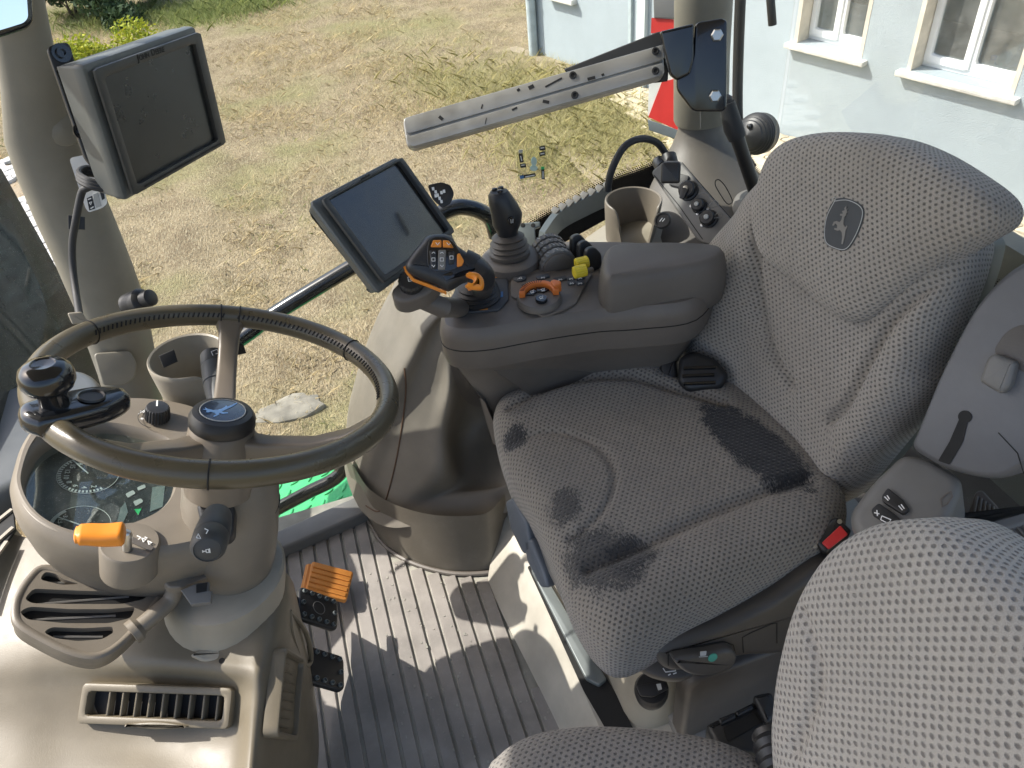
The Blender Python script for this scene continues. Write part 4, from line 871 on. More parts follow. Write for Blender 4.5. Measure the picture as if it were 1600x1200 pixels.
# face: cut with real openings
def face_with_holes(F, O, holes, c, h):
    bm = bmesh.new(); 
    def loop(P):
        vs = [bm.verts.new(F.w(a, b, c)) for a, b in P]; return [bm.edges.new((vs[i], vs[(i+1) % len(vs)])) for i in range(len(vs))]
    ed = loop(O)
    for H_ in holes: ed += loop(H_)
    bmesh.ops.triangle_fill(bm, edges=ed, use_beauty=True)
    ex = bmesh.ops.extrude_face_region(bm, geom=list(bm.faces)); vs = [v for v in ex['geom'] if isinstance(v, bmesh.types.BMVert)]
    bmesh.ops.translate(bm, verts=vs, vec=Vector(F.n*h)); bm.verts.index_update()
    V = np.array([v.co[:] for v in bm.verts]); Fc = [tuple(v.index for v in f.verts) for f in bm.faces]; bm.free(); return V, Fc
HL = [rpoly(V3.tr(s), .005, 3) for s in SLOTS]
obj('face', face_with_holes(V3, inset(O3, .0), HL, -.0085, .012), TAUPE, av)
obj('rim', loft([np.array([V3.w(a, b, c) for a, b in inset(O3, d)]) for d, c in ((-.001, -.012), (-.0025, -.004), (-.0015, .003), (.001, .0052), (.004, .0055), (.007, .0040))], False, False), TAUPE, av)
for s in SLOTS:
    P = V3.tr(s); x0, x1 = P[:, 0].min(), P[:, 0].max(); m = P.mean(0); obj('inner_blade', tube([V3.w(*V3.px(*s[0]), -.006)*.1+V3.w(m[0], m[1], -.006)*.9-(V3.w(*V3.px(*s[0]))-V3.w(*P[len(P)//2]))*.38, V3.w(m[0], m[1], -.006)+(V3.w(*V3.px(*s[0]))-V3.w(*P[len(P)//2]))*.38], .0018, 6), GREYP, av)
obj('vent_arm', tube(crs([pz(205, 990, .475), pz(240, 962, .475), pz(268, 935, .475), pz(275, 905, .50)], 6, False), [.016]*3+[.011]*16, 14), TAUPE, av)
obj('vent_bracket', slab(Fr(pz(270, 915, .5), V3.u, n=V3.n), rpoly(Fr(pz(270, 915, .5), V3.u, n=V3.n).tr([(252, 912), (330, 890), (335, 905), (282, 926), (262, 926)]), .004), .012, .003), TAUPE, av)
# defroster grille at the far left
dg = thing('defroster_grille', 'black slotted defroster grille at the left edge of the cowl', 'grille', pz(0, 860, .42)); DGF = Fr(pz(5, 860, .44), unit((1, .3, 0)), n=(0, 0, 1))
obj('grille_back', slab(DGF, DGF.tr([(-60, 870), (22, 795), (26, 830), (-10, 880), (-60, 950)]), .004, .001), DEEP, dg)
for q in ([(-40, 885), (24, 828)], [(-40, 850), (22, 800)], [(-50, 940), (14, 850)]): obj('grille_bar', ribbon(DGF, DGF.tr(q), .006, .004, .004), BEIGE, dg)

# front cup holder beside the pillar
def cup(name, label, F, rt, rb, h, notch, mat, wall=.005, squash=1.0):
    C_ = thing(name, label, 'cup holder', F.o-F.n*h); n = 56; T = np.linspace(0, 2*math.pi, n, endpoint=False)
    def rimh(t): return -sum(dp/(1+math.exp(-(wd-abs((t-tc+math.pi) % (2*math.pi)-math.pi))/.09)) for tc, wd, dp in notch)
    R = []
    for s, dr in ((0, 0), (.25, 0), (.5, 0), (.75, 0), (.95, 0), (1.0, -.001), (1.012, -wall*.5), (1.0, -wall), (.95, -wall), (.7, -wall), (.4, -wall), (.08, -wall)):
        R.append(np.array([F.w((rb+(rt-rb)*s+dr)*math.cos(t), squash*(rb+(rt-rb)*s+dr)*math.sin(t), -h+s*(h+rimh(t))) for t in T]))
    obj('cup', loft(R, True, True), mat, C_); return C_
FC = Fr(pz(293, 556, .60), (1, 0, 0), n=unit((.10, .0, 1)))
rt_c = np.linalg.norm(pz(228, 575, .60)-pz(352, 555, .60))/2
ch = cup('front_cup_holder', 'pale grey plastic cup holder with a cut away rim between wheel and pillar', FC, rt_c, rt_c*.72, .15, [(-.55, .55, .045)], BEIGE)
hb = facing(282, 566, 1.06); obj('strap_hole', slab(hb, hb.tr([(248, 556), (272, 546), (278, 565), (256, 575)]), .004, .001), DEEP, ch)
# ================================================================== wheel housing cover on the right of the floor
fe = thing('wheel_housing_cover', 'large pale moulded wheel housing cover rising from the floor below the armrest', 'wheel housing', pz(690, 880, 0))
G_ = [[(545, 760, .02, .10), (557, 786, .07), (580, 812, .085), (610, 824, .10), (645, 822, .112), (690, 812, .12), (760, 806, .12), (850, 790, .12), (930, 780, .12)],
      [(548, 735, .1, .10), (562, 745, .13), (585, 768, .13), (618, 785, .14), (655, 785, .148), (700, 775, .155), (760, 770, .155), (850, 755, .155), (930, 740, .155)],
      [(560, 705, .18, .10), (572, 706, .2), (605, 720, .2), (645, 738, .2), (690, 738, .215), (725, 752, .155), (775, 752, .155), (850, 730, .21), (930, 710, .21)],
      [(578, 655, .27, .10), (590, 652, .285), (630, 655, .285), (665, 665, .285), (697, 672, .28), (718, 690, .185), (770, 690, .185), (850, 670, .27), (930, 650, .27)],
      [(602, 610, .34, .10), (614, 596, .37), (650, 592, .37), (685, 598, .365), (706, 618, .35), (735, 640, .245), (790, 640, .245), (850, 620, .32), (930, 600, .32)],
      [(628, 560, .41, .10), (640, 548, .43), (670, 544, .43), (694, 550, .43), (712, 572, .40), (748, 592, .35), (800, 600, .33), (850, 590, .36), (930, 570, .36)],
      [(655, 522, .46, .10), (662, 510, .48), (685, 508, .48), (710, 512, .48), (735, 535, .44), (765, 550, .40), (820, 560, .38), (870, 560, .4), (930, 550, .4)],
      [(690, 480, .51, .08), (700, 470, .53), (720, 470, .53), (745, 470, .53), (770, 480, .51), (800, 490, .49), (850, 500, .48), (900, 510, .46), (950, 510, .44)]]
rows = []
for r in G_:
    q = [pz(*p[:3]) for p in r]; q[0] = q[1]+np.array([-.01, r[0][3]*1.2, -.01]); rows.append([q[0]+np.array([.02, .12, 0])]+q)
obj('cover', patch(rows, 7, 7), BEIGE_D, fe, sharp=None)
kb_ = crs([pz(*q) for q in ((560, 790, 0), (578, 817, 0), (600, 850, 0), (640, 876, 0), (700, 893, 0), (760, 893, 0), (782, 884, 0), (800, 860, 0))], 6, False)
kt_ = kb_+np.array([.004, .016, .16])
bulge = [kb_*(1-s)+kt_*s for s in (0, .1, .35, .7, 1)]
obj('kick_panel', loft([np.array(q) for q in bulge], False, False, closed=False), plastic('scuffed kick panel', (.15, .132, .104), .5, .2, dust=.25), fe, sharp=None)
obj('kick_flange', tube([q+np.array([0, -.006, .003]) for q in kb_], .005, 8), CONS, fe)
def on_cover(x, y):
    """height of the cover under a pixel, by search along the sight line over the patch grid"""
    return None
fcv = bpy.data.objects['cover']
sm = [hit(fcv, x, y, .0004)[0] for x, y in crs([(632, 575), (634, 610), (629, 660), (620, 715), (608, 765), (598, 793), (588, 799), (572, 790)], 6, False)]
obj('panel_seam', tube(sm, .0017, 6), plastic('brown seam', (.10, .055, .03), .6, 0), fe)
PKp = crs([(704, 555), (745, 560), (800, 600), (812, 618), (790, 628), (745, 634), (716, 612)], 5); pk = [[hit(fcv, x, y, .0022)[0] for x, y in (PKp-PKp.mean(0))*s+PKp.mean(0)] for s in (1, .75, .5, .25, .05)]
obj('pocket_shade', loft([np.array(q) for q in pk], False, True), CONS, fe, recalc=False)  # dark sheet laid on the cover, its colour standing in for shade in the recess

# ================================================================== armrest console
ac = thing('armrest_console', 'dark grey armrest console with rounded nose, dials and rows of switches', 'control console', pz(850, 520, .4))
CT = Fr(pz(800, 450, .672), (1, 0, 0), n=(0, 0, 1))
top_px = [(684, 496), (690, 512), (715, 519), (760, 517), (820, 506), (880, 496), (940, 488), (1000, 484), (1090, 470), (1120, 420), (1080, 385), (1000, 374), (925, 372), (880, 372), (820, 378), (775, 388), (745, 408), (715, 438), (692, 468)]
OT = crs(CT.tr(top_px), 5)
obj('body', loft([np.array([CT.w(a, b, c) for a, b in inset(OT, d)]) for d, c in ((.075, -.30), (.05, -.17), (.012, -.078), (.008, -.072), (.003, -.070), (.0, -.055), (0, -.022), (.003, -.009), (.010, -.001), (.018, 0))]), CONS, ac)
obj('seam', tube(np.array([CT.w(a, b, -.034) for a, b in inset(OT, -.0003)])[:46], .0008, 5), DEEP, ac)
SFp = Fr(py_(820, 560, .872), (1, 0, 0), n=(0, -1, 0))
obj('side_panel', slab(SFp.at(0, 0, -.05), rpoly(SFp.tr([(725, 546), (800, 538), (872, 524), (900, 528), (965, 552), (1110, 600), (1110, 700), (860, 640)]), .012), .052, .0012), CONS2, ac)
# switch deck plates
TL_ = CT.at(0, 0, .0)
def plate(name, px, h, mat, parent, c0=.0005, r=.004, bev=.001, F=CT): return obj(name, slab(F, rpoly(F.tr(px, c0), r), h, bev, c0=c0), mat, parent)
GP = plastic('slate deck plate', (.055, .060, .068), .5, .3)
plate('lever_plate', [(708, 462), (722, 430), (760, 412), (792, 414), (795, 470), (780, 486), (735, 490), (712, 484)], .003, GP, ac)
plate('switch_plate', [(799, 424), (860, 424), (926, 430), (912, 452), (900, 476), (880, 486), (850, 497), (835, 490), (820, 472), (799, 466)], .003, CONS, ac)
lines = lambda F, L, w=.0011, c=.0036: join(*[ribbon(F, F.tr(q, c), w, c) for q in L])
for x, y in ((826, 447), (848, 434), (875, 437), (892, 436), (906, 435), (893, 443), (906, 443)):
    w_ = .0125 if x > 885 else .020
    kk = obj('switch', slab(CT.at(*CT.px(x, y, .0035)), rrect(w_, .0095, .002), .003, .001, c0=.0035), GP, ac)
    obj('icon', join(*[ribbon(CT.at(*CT.px(x, y, .0068)), q, .0009, .0068) for q in ([(-.003, -.001), (.003, .001)], [(-.002, .0015), (0, .0018)], [(.001, -.002), (.003, -.0015)])]), WHITE, kk)
kk = obj('round_switch', lathe([(.0098, .0035), (.0098, .006), (.0085, .007), (0, .007)], CT.at(*CT.px(812, 435, .004)), 28), GP, ac); obj('icon', text_geo('-42', CT.at(*CT.px(812, 435, .007)), .006, .0073), WHITE, kk)
DC = CT.at(*CT.px(843, 470, .004))
dome = obj('dial_hood', lathe([(.0325, .003), (.032, .009), (.029, .0125), (.0, .013)], DC, 40), CONS, ac)
ta = np.linspace(-.35, 2.9, 40); og = []
A_ = [( .0285*math.cos(t), .0285*math.sin(t)) for t in ta]+[(.020*math.cos(t), .020*math.sin(t)) for t in ta[::-1]]
dlo = obj('dial', slab(DC, np.array(A_), .009, .002, c0=.0125), plastic('dial orange', (.62, .16, .025), .42, .05), ac)
obj('dial_tab', slab(DC, rpoly([(.022, -.004), (.034, -.002), (.036, .006), (.028, .014), (.022, .012)], .003), .013, .002, c0=.0125), dlo.active_material, dlo)
obj('dial_rib', join(*[ribbon(DC, [(.0215*math.cos(t), .0215*math.sin(t)), (.0275*math.cos(t), .0275*math.sin(t))], .0008, .0215, .0006) for t in np.linspace(1.1, 2.7, 13)]), DEEP, dlo)
for a0, a1 in ((1.62, 2.7), (.35, 1.5)):
    tt = np.linspace(a0, a1, 10); obj('mode_button', slab(DC, np.array([(.0185*math.cos(t), .0185*math.sin(t)) for t in tt]+[(.008*math.cos(t), .008*math.sin(t)) for t in tt[::-1]]), .003, .0008, c0=.0125), BLACKG, ac)
obj('mode_button', lathe([(.0088, .0125), (.0088, .017), (.008, .018), (0, .018)], DC.at(-.001, -.013), 24), BLACKG, ac)
obj('mode_icon', join(*[join(ribbon(DC.at(x, y), [(-.0025, .002), (-.0025, -.0015), (.0015, -.0015), (.0015, .002), (-.0025, .002)], .0008, c), ribbon(DC.at(x, y), [(-.003, -.003), (.002, -.003)], .0008, c), ribbon(DC.at(x, y), [(.002, 0), (.0035, .003)], .0007, c)) for x, y, c in ((-.007, .010, .0157), (.009, .008, .0157), (-.001, -.013, .0183))]), WHITE, ac)
for px, m_ in (([(774, 427), (788, 428), (787, 434), (773, 434)], ORANGE_D), ([(772, 458), (786, 456), (786, 464), (772, 466)], BLUE), ([(749, 478), (764, 476), (762, 484), (747, 485)], ORANGE_D)):
    k_ = plate('indicator', px, .0008, m_, ac, c0=.0037, r=.001, bev=0)
obj('indicator_marks', lines(CT, [[(776, 431), (785, 431)], [(775, 461), (783, 460)], [(752, 482), (760, 479)], [(728, 479), (745, 478)], [(736, 474), (737, 484)], [(730, 483), (744, 482)]], .0009, .0050), GREYPR, ac)
obj('small_icon', lines(CT, [[(878, 478), (880, 484)], [(876, 481), (882, 481)]], .001, .0004), WHITE, ac)
# roller bank with ridged thumb wheels
RBF = Fr(pz(864, 408, .69), (0, 1, 0), n=unit((.05, -.5, .86)))
rb = obj('roller_housing', loft([np.array([pz(864, 408, .672)+np.array([x, y, 0])+np.array([r*math.cos(t), 0, r*1.05*math.sin(t)]) for t in np.linspace(0, math.pi, 17)]) for x, y, r in ((0, -.030, .020), (0, -.027, .0255), (.004, .035, .0265), (.004, .038, .02))]), CONS, ac)
for k in range(4):
    y = -.018+k*.0155; obj('thumb_wheel', loft([np.array([pz(864, 408, .672)+np.array([.001+.0005*k, yy, 0])+np.array([(r+(.0012 if i % 2 else 0))*math.cos(t), 0, (r+(.0012 if i % 2 else 0))*1.05*math.sin(t)]) for i, t in enumerate(np.linspace(0, math.pi, 25))]) for yy, r in ((y-.006, .0262), (y-.005, .0285), (y+.005, .0285), (y+.006, .0262))]), GREYP if k == 0 else CONS2, rb, sharp=20)
obj('roller_icons', join(*[ribbon(Fr(pz(864, 408, .672)+np.array([.0295*math.cos(t), -.018+k*.0155, .031*math.sin(t)]), (0, 1, 0), n=(math.cos(t), 0, math.sin(t))), [(-.003, -.0015), (.003, .0015)], .001, .0005) for k in range(4) for t in (1.1, 1.55, 2.0)]), GREYPR, rb)
# paddle switches with yellow knobs
for k in range(3):
    c = pz(912, 394-0*k, .69)+np.array([-.004+.003*k, .03-.022*k, -.006]); pdl = obj('paddle', slab(Fr(c, (1, 0, 0), n=unit((0, -1, .25))), rpoly([(-.012, -.016), (.016, -.014), (.018, .008), (.008, .022), (-.006, .020)], .006), .013, .003, both=True), BLACK, ac)
for k, (x, y) in enumerate(((909, 411), (906, 424))):
    kc_ = pz(x, y, .70); kn = obj('yellow_knob', loft([np.array([kc_+np.array([a, 0, 0])+np.array([0, (r+(.0006 if i % 2 else 0))*math.cos(t), (r+(.0006 if i % 2 else 0))*math.sin(t)]) for i, t in enumerate(np.linspace(0, 2*math.pi, 32, endpoint=False))]) for a, r in ((-.010, .0065), (-.009, .0085), (.009, .0085), (.010, .0065))]), YELLOW, ac, sharp=25)
obj('lock_lever', slab(CT.at(*CT.px(912, 416, .03)), rrect(.03, .008, .003), .006, .002, c0=.018), CONS, ac)
# arm pad
ap_ = thing('armrest_pad', 'long dark grey padded armrest with rounded front corners beside the driver seat', 'armrest', pz(1000, 440, .65))
AP = Fr(pz(1000, 410, .722), (1, 0, 0), n=(0, 0, 1))
OA = crs(AP.tr([(938, 420), (940, 395), (955, 379), (1000, 374), (1070, 374), (1120, 378), (1136, 390), (1126, 402), (1100, 412), (1060, 420), (1010, 428), (970, 434), (948, 434)]), 6)
obj('pad', loft([np.array([AP.w(a, b, c) for a, b in inset(OA, d)]) for d, c in ((.004, -.085), (.0, -.08), (-.003, -.06), (-.003, -.045), (-.002, -.03), (.0005, -.016), (.003, -.007), (.007, -.002), (.011, 0))]), plastic('padded vinyl', (.115, .104, .093), .55, .5, scale=900), ap_)
# display-side key pod under the small monitor
kp = facing(640, 452, .97, tilt=.5); kpt = thing('key_pod', 'small dark rotary key pod on the arm under the smaller monitor', 'control pod', kp.o-np.array([0, 0, .05]))
obj('pod_body', slab(kp, rpoly(kp.tr([(610, 455), (640, 424), (668, 420), (690, 440), (668, 462), (634, 474), (616, 470)]), .008), .03, .006, c0=-.028), CONS, kpt)
kq = kp.at(*kp.px(643, 443, .002)); kd_ = obj('rotary_knob', loft([np.array([kq.w((r+(.0008 if i % 2 else 0))*math.cos(t), (r+(.0008 if i % 2 else 0))*math.sin(t), h) for i, t in enumerate(np.linspace(0, 2*math.pi, 40, endpoint=False))]) for r, h in ((.0155, 0), (.0155, .010), (.013, .013), (.004, .0135))]), BLACK, kpt, sharp=25)
obj('knob_icon', join(ribbon(kq, [(-.003, -.003), (.003, -.003), (.003, .003), (-.003, .003), (-.003, -.003)], .0008, .0138), ribbon(kq, [(-.001, -.001), (.001, .001)], .0008, .0138)), WHITE, kd_)
for x, y in ((662, 438), (672, 432)): obj('key', slab(kp.at(*kp.px(x, y, .002)), rrect(.009, .010, .002), .004, .001, c0=.001), CONS2, kpt)
obj('support_arm', tube([pd(650, 462, 1.01), pd(690, 480, 1.02), pz(735, 482, .64)], .014, 10), CONS, kpt)

# multi-function drive lever
ML = facing(692, 410, .90, tilt=.12); ml = thing('drive_lever', 'black drive lever with orange buttons and orange trim on the armrest nose', 'lever', pz(745, 462, .672))
hp = crs(ML.tr([(633, 410), (640, 398), (656, 378), (668, 366), (690, 363), (706, 368), (715, 382), (732, 394), (752, 412), (757, 430), (742, 436), (724, 440), (708, 450), (697, 453), (680, 444), (660, 437), (642, 428), (634, 420)]), 4)
HPM = plastic('lever rubber black', (.016, .018, .022), .38, .35)
hd = obj('handle', slab(ML, hp, .034, .012, c0=-.034, seg=4, both=True), HPM, ml, sharp=50)
obj('handle_neck', tube(crs([ML.w(*ML.px(722, 408), -.018), ML.w(*ML.px(742, 418), -.02), ML.w(*ML.px(754, 432), -.03), pz(752, 452, .69)], 5, False), [.018]*5+[.017]*5+[.016]*6, 16), HPM, ml)
obj('orange_trim', slab(ML, rpoly(ML.tr([(632, 412), (637, 424), (648, 434), (668, 440), (698, 455), (697, 458), (664, 445), (643, 437), (631, 422)]), .001), .012, .003, c0=-.024), ORANGE, hd)
obj('inset_plate', slab(ML, rpoly(ML.tr([(672, 374), (680, 370), (698, 371), (710, 380), (722, 400), (720, 416), (702, 424), (676, 424), (668, 414), (668, 386)]), .004), .002, .0006, c0=-.0005), BLACKG, hd)
for q in ([(673, 387), (677, 376), (690, 376), (690, 387)], [(692, 376), (702, 377), (709, 388), (692, 387)], [(714, 398), (718, 396), (725, 408), (722, 416), (714, 418)]): obj('orange_button', slab(ML, rpoly(ML.tr(q), .0015), .005, .0014, c0=.001), ORANGE, hd)
for q, m_ in (([(671, 392), (682, 391), (683, 421), (674, 421)], BLACK), ([(685, 391), (697, 391), (696, 422), (684, 422)], GREYP), ([(701, 393), (710, 393), (710, 413), (701, 414)], BLACK)): obj('rocker', slab(ML, rpoly(ML.tr(q), .002), .005, .0014, c0=.001), m_, hd)
obj('button_icons', join(*[ribbon(ML, ML.tr(q), .0007, .0064) for q in ([(675, 404), (680, 404), (680, 409), (675, 409), (675, 404)], [(688, 404), (693, 404), (693, 409), (688, 409), (688, 404)], [(703, 401), (708, 401), (708, 406), (703, 406), (703, 401)], [(675, 397), (678, 395), (680, 397)], [(688, 397), (691, 395), (693, 397)], [(675, 415), (678, 418), (680, 415)], [(688, 415), (691, 418), (693, 415)], [(681, 380), (684, 384), (687, 380)], [(698, 380), (701, 384), (704, 381)])]), WHITE, hd)
obj('small_key', slab(ML, rpoly(ML.tr([(691, 430), (706, 424), (711, 432), (697, 439)]), .001), .0012, .0004, c0=0), BLACKG, hd)
OT_ = facing(741, 438, .875, tilt=.3); obj('orange_thumb', slab(OT_, crs(OT_.tr([(728, 430), (731, 425), (741, 424), (750, 428), (756, 438), (754, 450), (742, 451), (729, 448), (727, 444), (738, 441), (739, 435)]), 4), .014, .005, c0=-.012, both=True), ORANGE, ml)
BT = CT.at(*CT.px(746, 464, .004)); obj('gaiter', lathe([(.034, .003), (.035, .007), (.031, .010), (.0335, .0135), (.0295, .0165), (.0315, .020), (.027, .023), (.0285, .027), (.024, .031), (.014, .034)], BT, 36), BLACK, ml, sharp=60)
# joystick
jb = pz(797, 398, .69); jt = unit(pd(788, 316, 1.005)-jb); jt = unit(np.array([.02, .12, 1])); J = Fr(jb, (1, 0, 0), n=jt)
js = thing('joystick', 'black joystick grip on a ribbed gaiter behind the drive lever', 'joystick', jb)
obj('joystick_base', lathe([(.046, -.03), (.045, .0), (.04, .004), (.030, .005)], Fr(jb-np.array([0, 0, .004]), (1, 0, 0), n=(0, 0, 1)), 32), CONS, js)
obj('gaiter', lathe([(.031, .0), (.032, .006), (.028, .009), (.031, .013), (.026, .017), (.029, .021), (.023, .026), (.0255, .030), (.018, .035)], J, 32), CONS2, js, sharp=60)
gr_ = []
for h, rx, ry, ox in ((.03, .015, .015, 0), (.045, .0165, .018, 0), (.060, .022, .021, .001), (.080, .0235, .022, .002), (.100, .0215, .021, -.001), (.115, .019, .019, -.004), (.128, .0165, .0165, -.006), (.135, .013, .013, -.006), (.137, .004, .004, -.006)):
    gr_.append(np.array([J.w(ox+rx*math.cos(t), ry*math.sin(t), .03+(h-.03)*.70) for t in np.linspace(0, 2*math.pi, 30, endpoint=False)]))
gj = obj('grip', loft(gr_), HPM, js)
for a, b in ((-.011, .005), (-.001, .006), (-.006, -.006)): obj('thumb_button', lathe([(.0042, .102), (.0042, .107), (.0035, .1075), (0, .1075)], J.at(a, b), 16), BLACKG, gj)
jn = facing(796, 350, (pd(796, 350, 1)-CC) @ CM[:, 2]); jq = J.w(.002, -.0225, .064); JF = Fr(jq, (1, 0, 0), n=(0, -1, .15)); bq = obj('round_button', lathe([(.006, -.002), (.006, .002), (.005, .003), (0, .003)], JF, 20), BLACKG, gj)
obj('button_icon', join(ribbon(JF, [(-.0015, -.003), (-.0015, .003)], .0008, .0033), ribbon(JF, [(.001, -.003), (.002, .003)], .0008, .0033)), WHITE, gj)
# ================================================================== shelf, cup holder and trim behind the armrest
shf = thing('side_shelf', 'pale beige moulded side shelf with a raised tray behind the armrest', 'side shelf', pz(940, 370, .45))
rowsS = [[pz(*q) for q in r] for r in ([(820, 462, .50), (866, 414, .53), (908, 378, .555), (948, 350, .57), (1000, 322, .59), (1060, 292, .61)], [(826, 470, .505), (872, 424, .54), (914, 386, .57), (956, 360, .585), (1010, 332, .60), (1070, 302, .62)],
        [(836, 480, .505), (880, 438, .545), (922, 398, .575), (968, 376, .59), (1025, 350, .60), (1090, 322, .62)], [(850, 490, .50), (885, 450, .53), (930, 420, .56), (990, 400, .57), (1050, 380, .58), (1110, 350, .6)])]
obj('shelf_shell', patch(rowsS, 8, 8), BEIGE, shf, sharp=None)
rk = thing('toothed_rack', 'grey plastic strip with a row of small clips along the foot of the side window', 'clip rack', pz(900, 330, .56))
rp = [pz(x, y, .575) for x, y in ((846, 372), (870, 340), (910, 318), (950, 300))]
obj('strip', loft([np.array([p+np.array(d) for d in ((-.004, -.012, -.02), (.004, -.016, -.02), (.006, -.004, .012), (-.002, .004, .014), (-.008, .004, -.02))]) for p in crs(rp, 6, False)]), STEELD, rk)
rpp = resample(crs([rp[1], rp[2], rp[3]], 12, False), 8, False); f0 = None
for p in rpp:
    if f0 is None: f0 = obj('clip', slab(Fr(p+np.array([0, 0, .012]), (.85, .5, 0), n=unit((-.3, -.5, .8))), rpoly([(-.008, -.004), (.008, -.004), (.005, .010), (-.005, .010)], .002), .006, .001), GREYP, rk); pq0 = p
    else: clone(f0, rk, p-pq0)
mb = facing(830, 362, 1.26, tilt=.3); mbt = thing('mount_bracket', 'dark steel angle bracket with two bolt holes beside the joystick', 'bracket', mb.o-np.array([0, 0, .05]))
obj('plate', slab(mb, rpoly(mb.tr([(800, 352), (844, 348), (844, 356), (836, 358), (838, 390), (812, 392), (806, 358)]), .003), .008, .002), STEELD, mbt)
for x in (817, 833): obj('bolt_hole', lathe([(.004, 0), (.003, .001), (0, .001)], mb.at(*mb.px(x, 352, .008), .0078), 14), DEEP, mbt)
RC = Fr(pz(990, 312, .66), (1, 0, 0), n=unit((.05, -.05, 1))); rr_ = np.linalg.norm(pz(944, 325, .66)-pz(1038, 318, .66))/2
cup('rear_cup_holder', 'taupe cup holder with a wide front cut out standing on the side shelf', RC, rr_, rr_*.8, .11, [(-1.75, .62, .085)], plastic('taupe cup', (.175, .15, .118), .45, .15), squash=.9)
# exterior grab rails seen through the glass
gb = thing('grab_rail', 'long black tubular grab rail outside the side window, slanting behind the monitor', 'handrail', py_(560, 640, 1.62))
obj('rail', tube(crs([py_(x, y, 1.62) for x, y in ((300, 575), (378, 528), (430, 490), (545, 420), (640, 365), (700, 328), (735, 325), (765, 340), (775, 368))], 5, False), .019, 14), BLACKG, gb)
gb2 = thing('step_rail', 'black tubular rail bent down to the green outside step', 'handrail', py_(590, 560, 1.66))
obj('rail', tube(crs([py_(x, y, 1.43) for x, y in ((628, 455), (612, 500), (590, 560), (562, 640), (548, 695), (530, 742), (480, 770), (420, 802), (380, 825))], 6, False), .0175, 14), BLACKG, gb2)
obj('foot', tube([py_(595, 560, 1.43), py_(612, 578, 1.43)], .012, 10), BLACK, gb2)
gb3 = thing('short_rail', 'short black rail glimpsed behind the wheel housing cover', 'handrail', py_(640, 530, 1.5)); obj('rail', tube([py_(632, 548, 1.5), py_(660, 515, 1.5), py_(690, 480, 1.5)], .009, 10), BLACKG, gb3)
SP = Fr(pz(500, 760, -.22), (1, 0, 0), n=(0, 0, 1)); stp = thing('outside_step', 'green chequered steel step plate outside the cab with rail shadows on it', 'step', SP.o)
opx = SP.tr([(400, 790), (430, 722), (540, 690), (620, 650), (640, 760), (560, 800), (400, 870)])
obj('plate', slab(SP, opx, .006, .001), GREEN, stp); l0_ = None
for i in range(-9, 7):
    for j in range(-6, 8):
        a, b = i*.042+(.021 if j % 2 else 0), j*.036; q = SP.w(a, b); c = CM.T@(q-CC); x, y = 800+FPX*c[0]/c[2], 600+FPX*c[1]/c[2]
        if not (425 < x < 575 and 685 < y < 830) or y < 930-.45*x-20: continue
        ang = .5 if (i+j) % 2 else -.5+math.pi/2
        if l0_ is None or True:
            g = slab(Fr(q, (math.cos(ang), math.sin(ang), 0), n=(0, 0, 1)), crs([(-.015, 0), (0, .0042), (.015, 0), (0, -.0042)], 4), .003, .002, c0=.006, seg=2)
        obj('tread_lug', g, GREEN, stp)
LG = SP.at(*SP.px(556, 730, .009)); lgr = Fr(LG.o, pz(566, 725, -.11)-pz(548, 733, -.11), n=(0, 0, 1)); obj('badge_print', slab(lgr, rrect(.017, .015, .003), .0008, 0, c0=.0075), DEEP, stp); deer(lgr, .012, .2, .0085, GREYPR, stp)
TF = Fr(py_(500, 702, 1.47), unit((1, .12, .1)), n=unit((0, -1, .35))); tx_ = TF.tr([(448, 716), (526, 688)])
wsn = thing('warning_strip', 'dark green see-through strip with block capitals above the outside step', 'sign', TF.o)
obj('strip', slab(TF, TF.tr([(425, 725), (530, 681), (536, 690), (440, 735)]), .002, 0), GREEND, wsn); tfr = Fr(TF.w(*TF.px(488, 703)), TF.w(*TF.px(526, 690))-TF.w(*TF.px(450, 718)), n=TF.n); obj('lettering', text_geo('STAMO', tfr, .030, .003, .001), plastic('olive print', (.28, .30, .15), .6, 0), wsn)
# ================================================================== rear corner post, socket panel
cp_ = thing('rear_pillar', 'pale rear cab pillar flaring into a grey corner moulding with electrical sockets', 'pillar', py_(1095, 380, 1.25))
obj('pillar_cover', loft([pilring(a, b, c, 1.25, .8, 36) for a, b, c in ((1058, 1146, -60), (1057, 1141, 0), (1056, 1136, 90), (1056, 1134, 184), (1058, 1132, 189))]), PILL, cp_)
obj('cover_seam', tube([py_(1080, 190, 1.2)+np.array([0, -.035, 0]), py_(1078, 110, 1.2)+np.array([0, -.035, 0]), py_(1077, 60, 1.2)+np.array([0, -.035, 0])], .0009, 5), GREYP, cp_)
obj('corner_moulding', loft([pilring(a, b, c, y, s, 40) for a, b, c, y, s in ((1064, 1126, 170, 1.25, .8), (1062, 1128, 200, 1.25, .8), (1054, 1138, 225, 1.24, .85), (1040, 1158, 255, 1.22, .9), (1024, 1180, 290, 1.19, .9), (1010, 1205, 330, 1.15, .95), (1000, 1225, 375, 1.12, .95), (995, 1245, 440, 1.10, .95))], True, False), plastic('corner grey', (.098, .088, .075), .5, .3, dust=.06), cp_)
SKF = facing(1085, 315, (py_(1085, 315, 1.02)-CC) @ CM[:, 2], tilt=.25, pan=-.35)
def sdep(x, y):
    return SKF.px(x, y)
spn = obj('socket_panel', slab(SKF, rpoly(SKF.tr([(1018, 270), (1040, 252), (1064, 252), (1152, 352), (1148, 368), (1110, 385), (1092, 378)]), .008), .012, .004, c0=-.006), GREYP, cp_)
SKF = SKF.at(0, 0, .006); s_ = lambda x, y: SKF.at(*SKF.px(x, y))
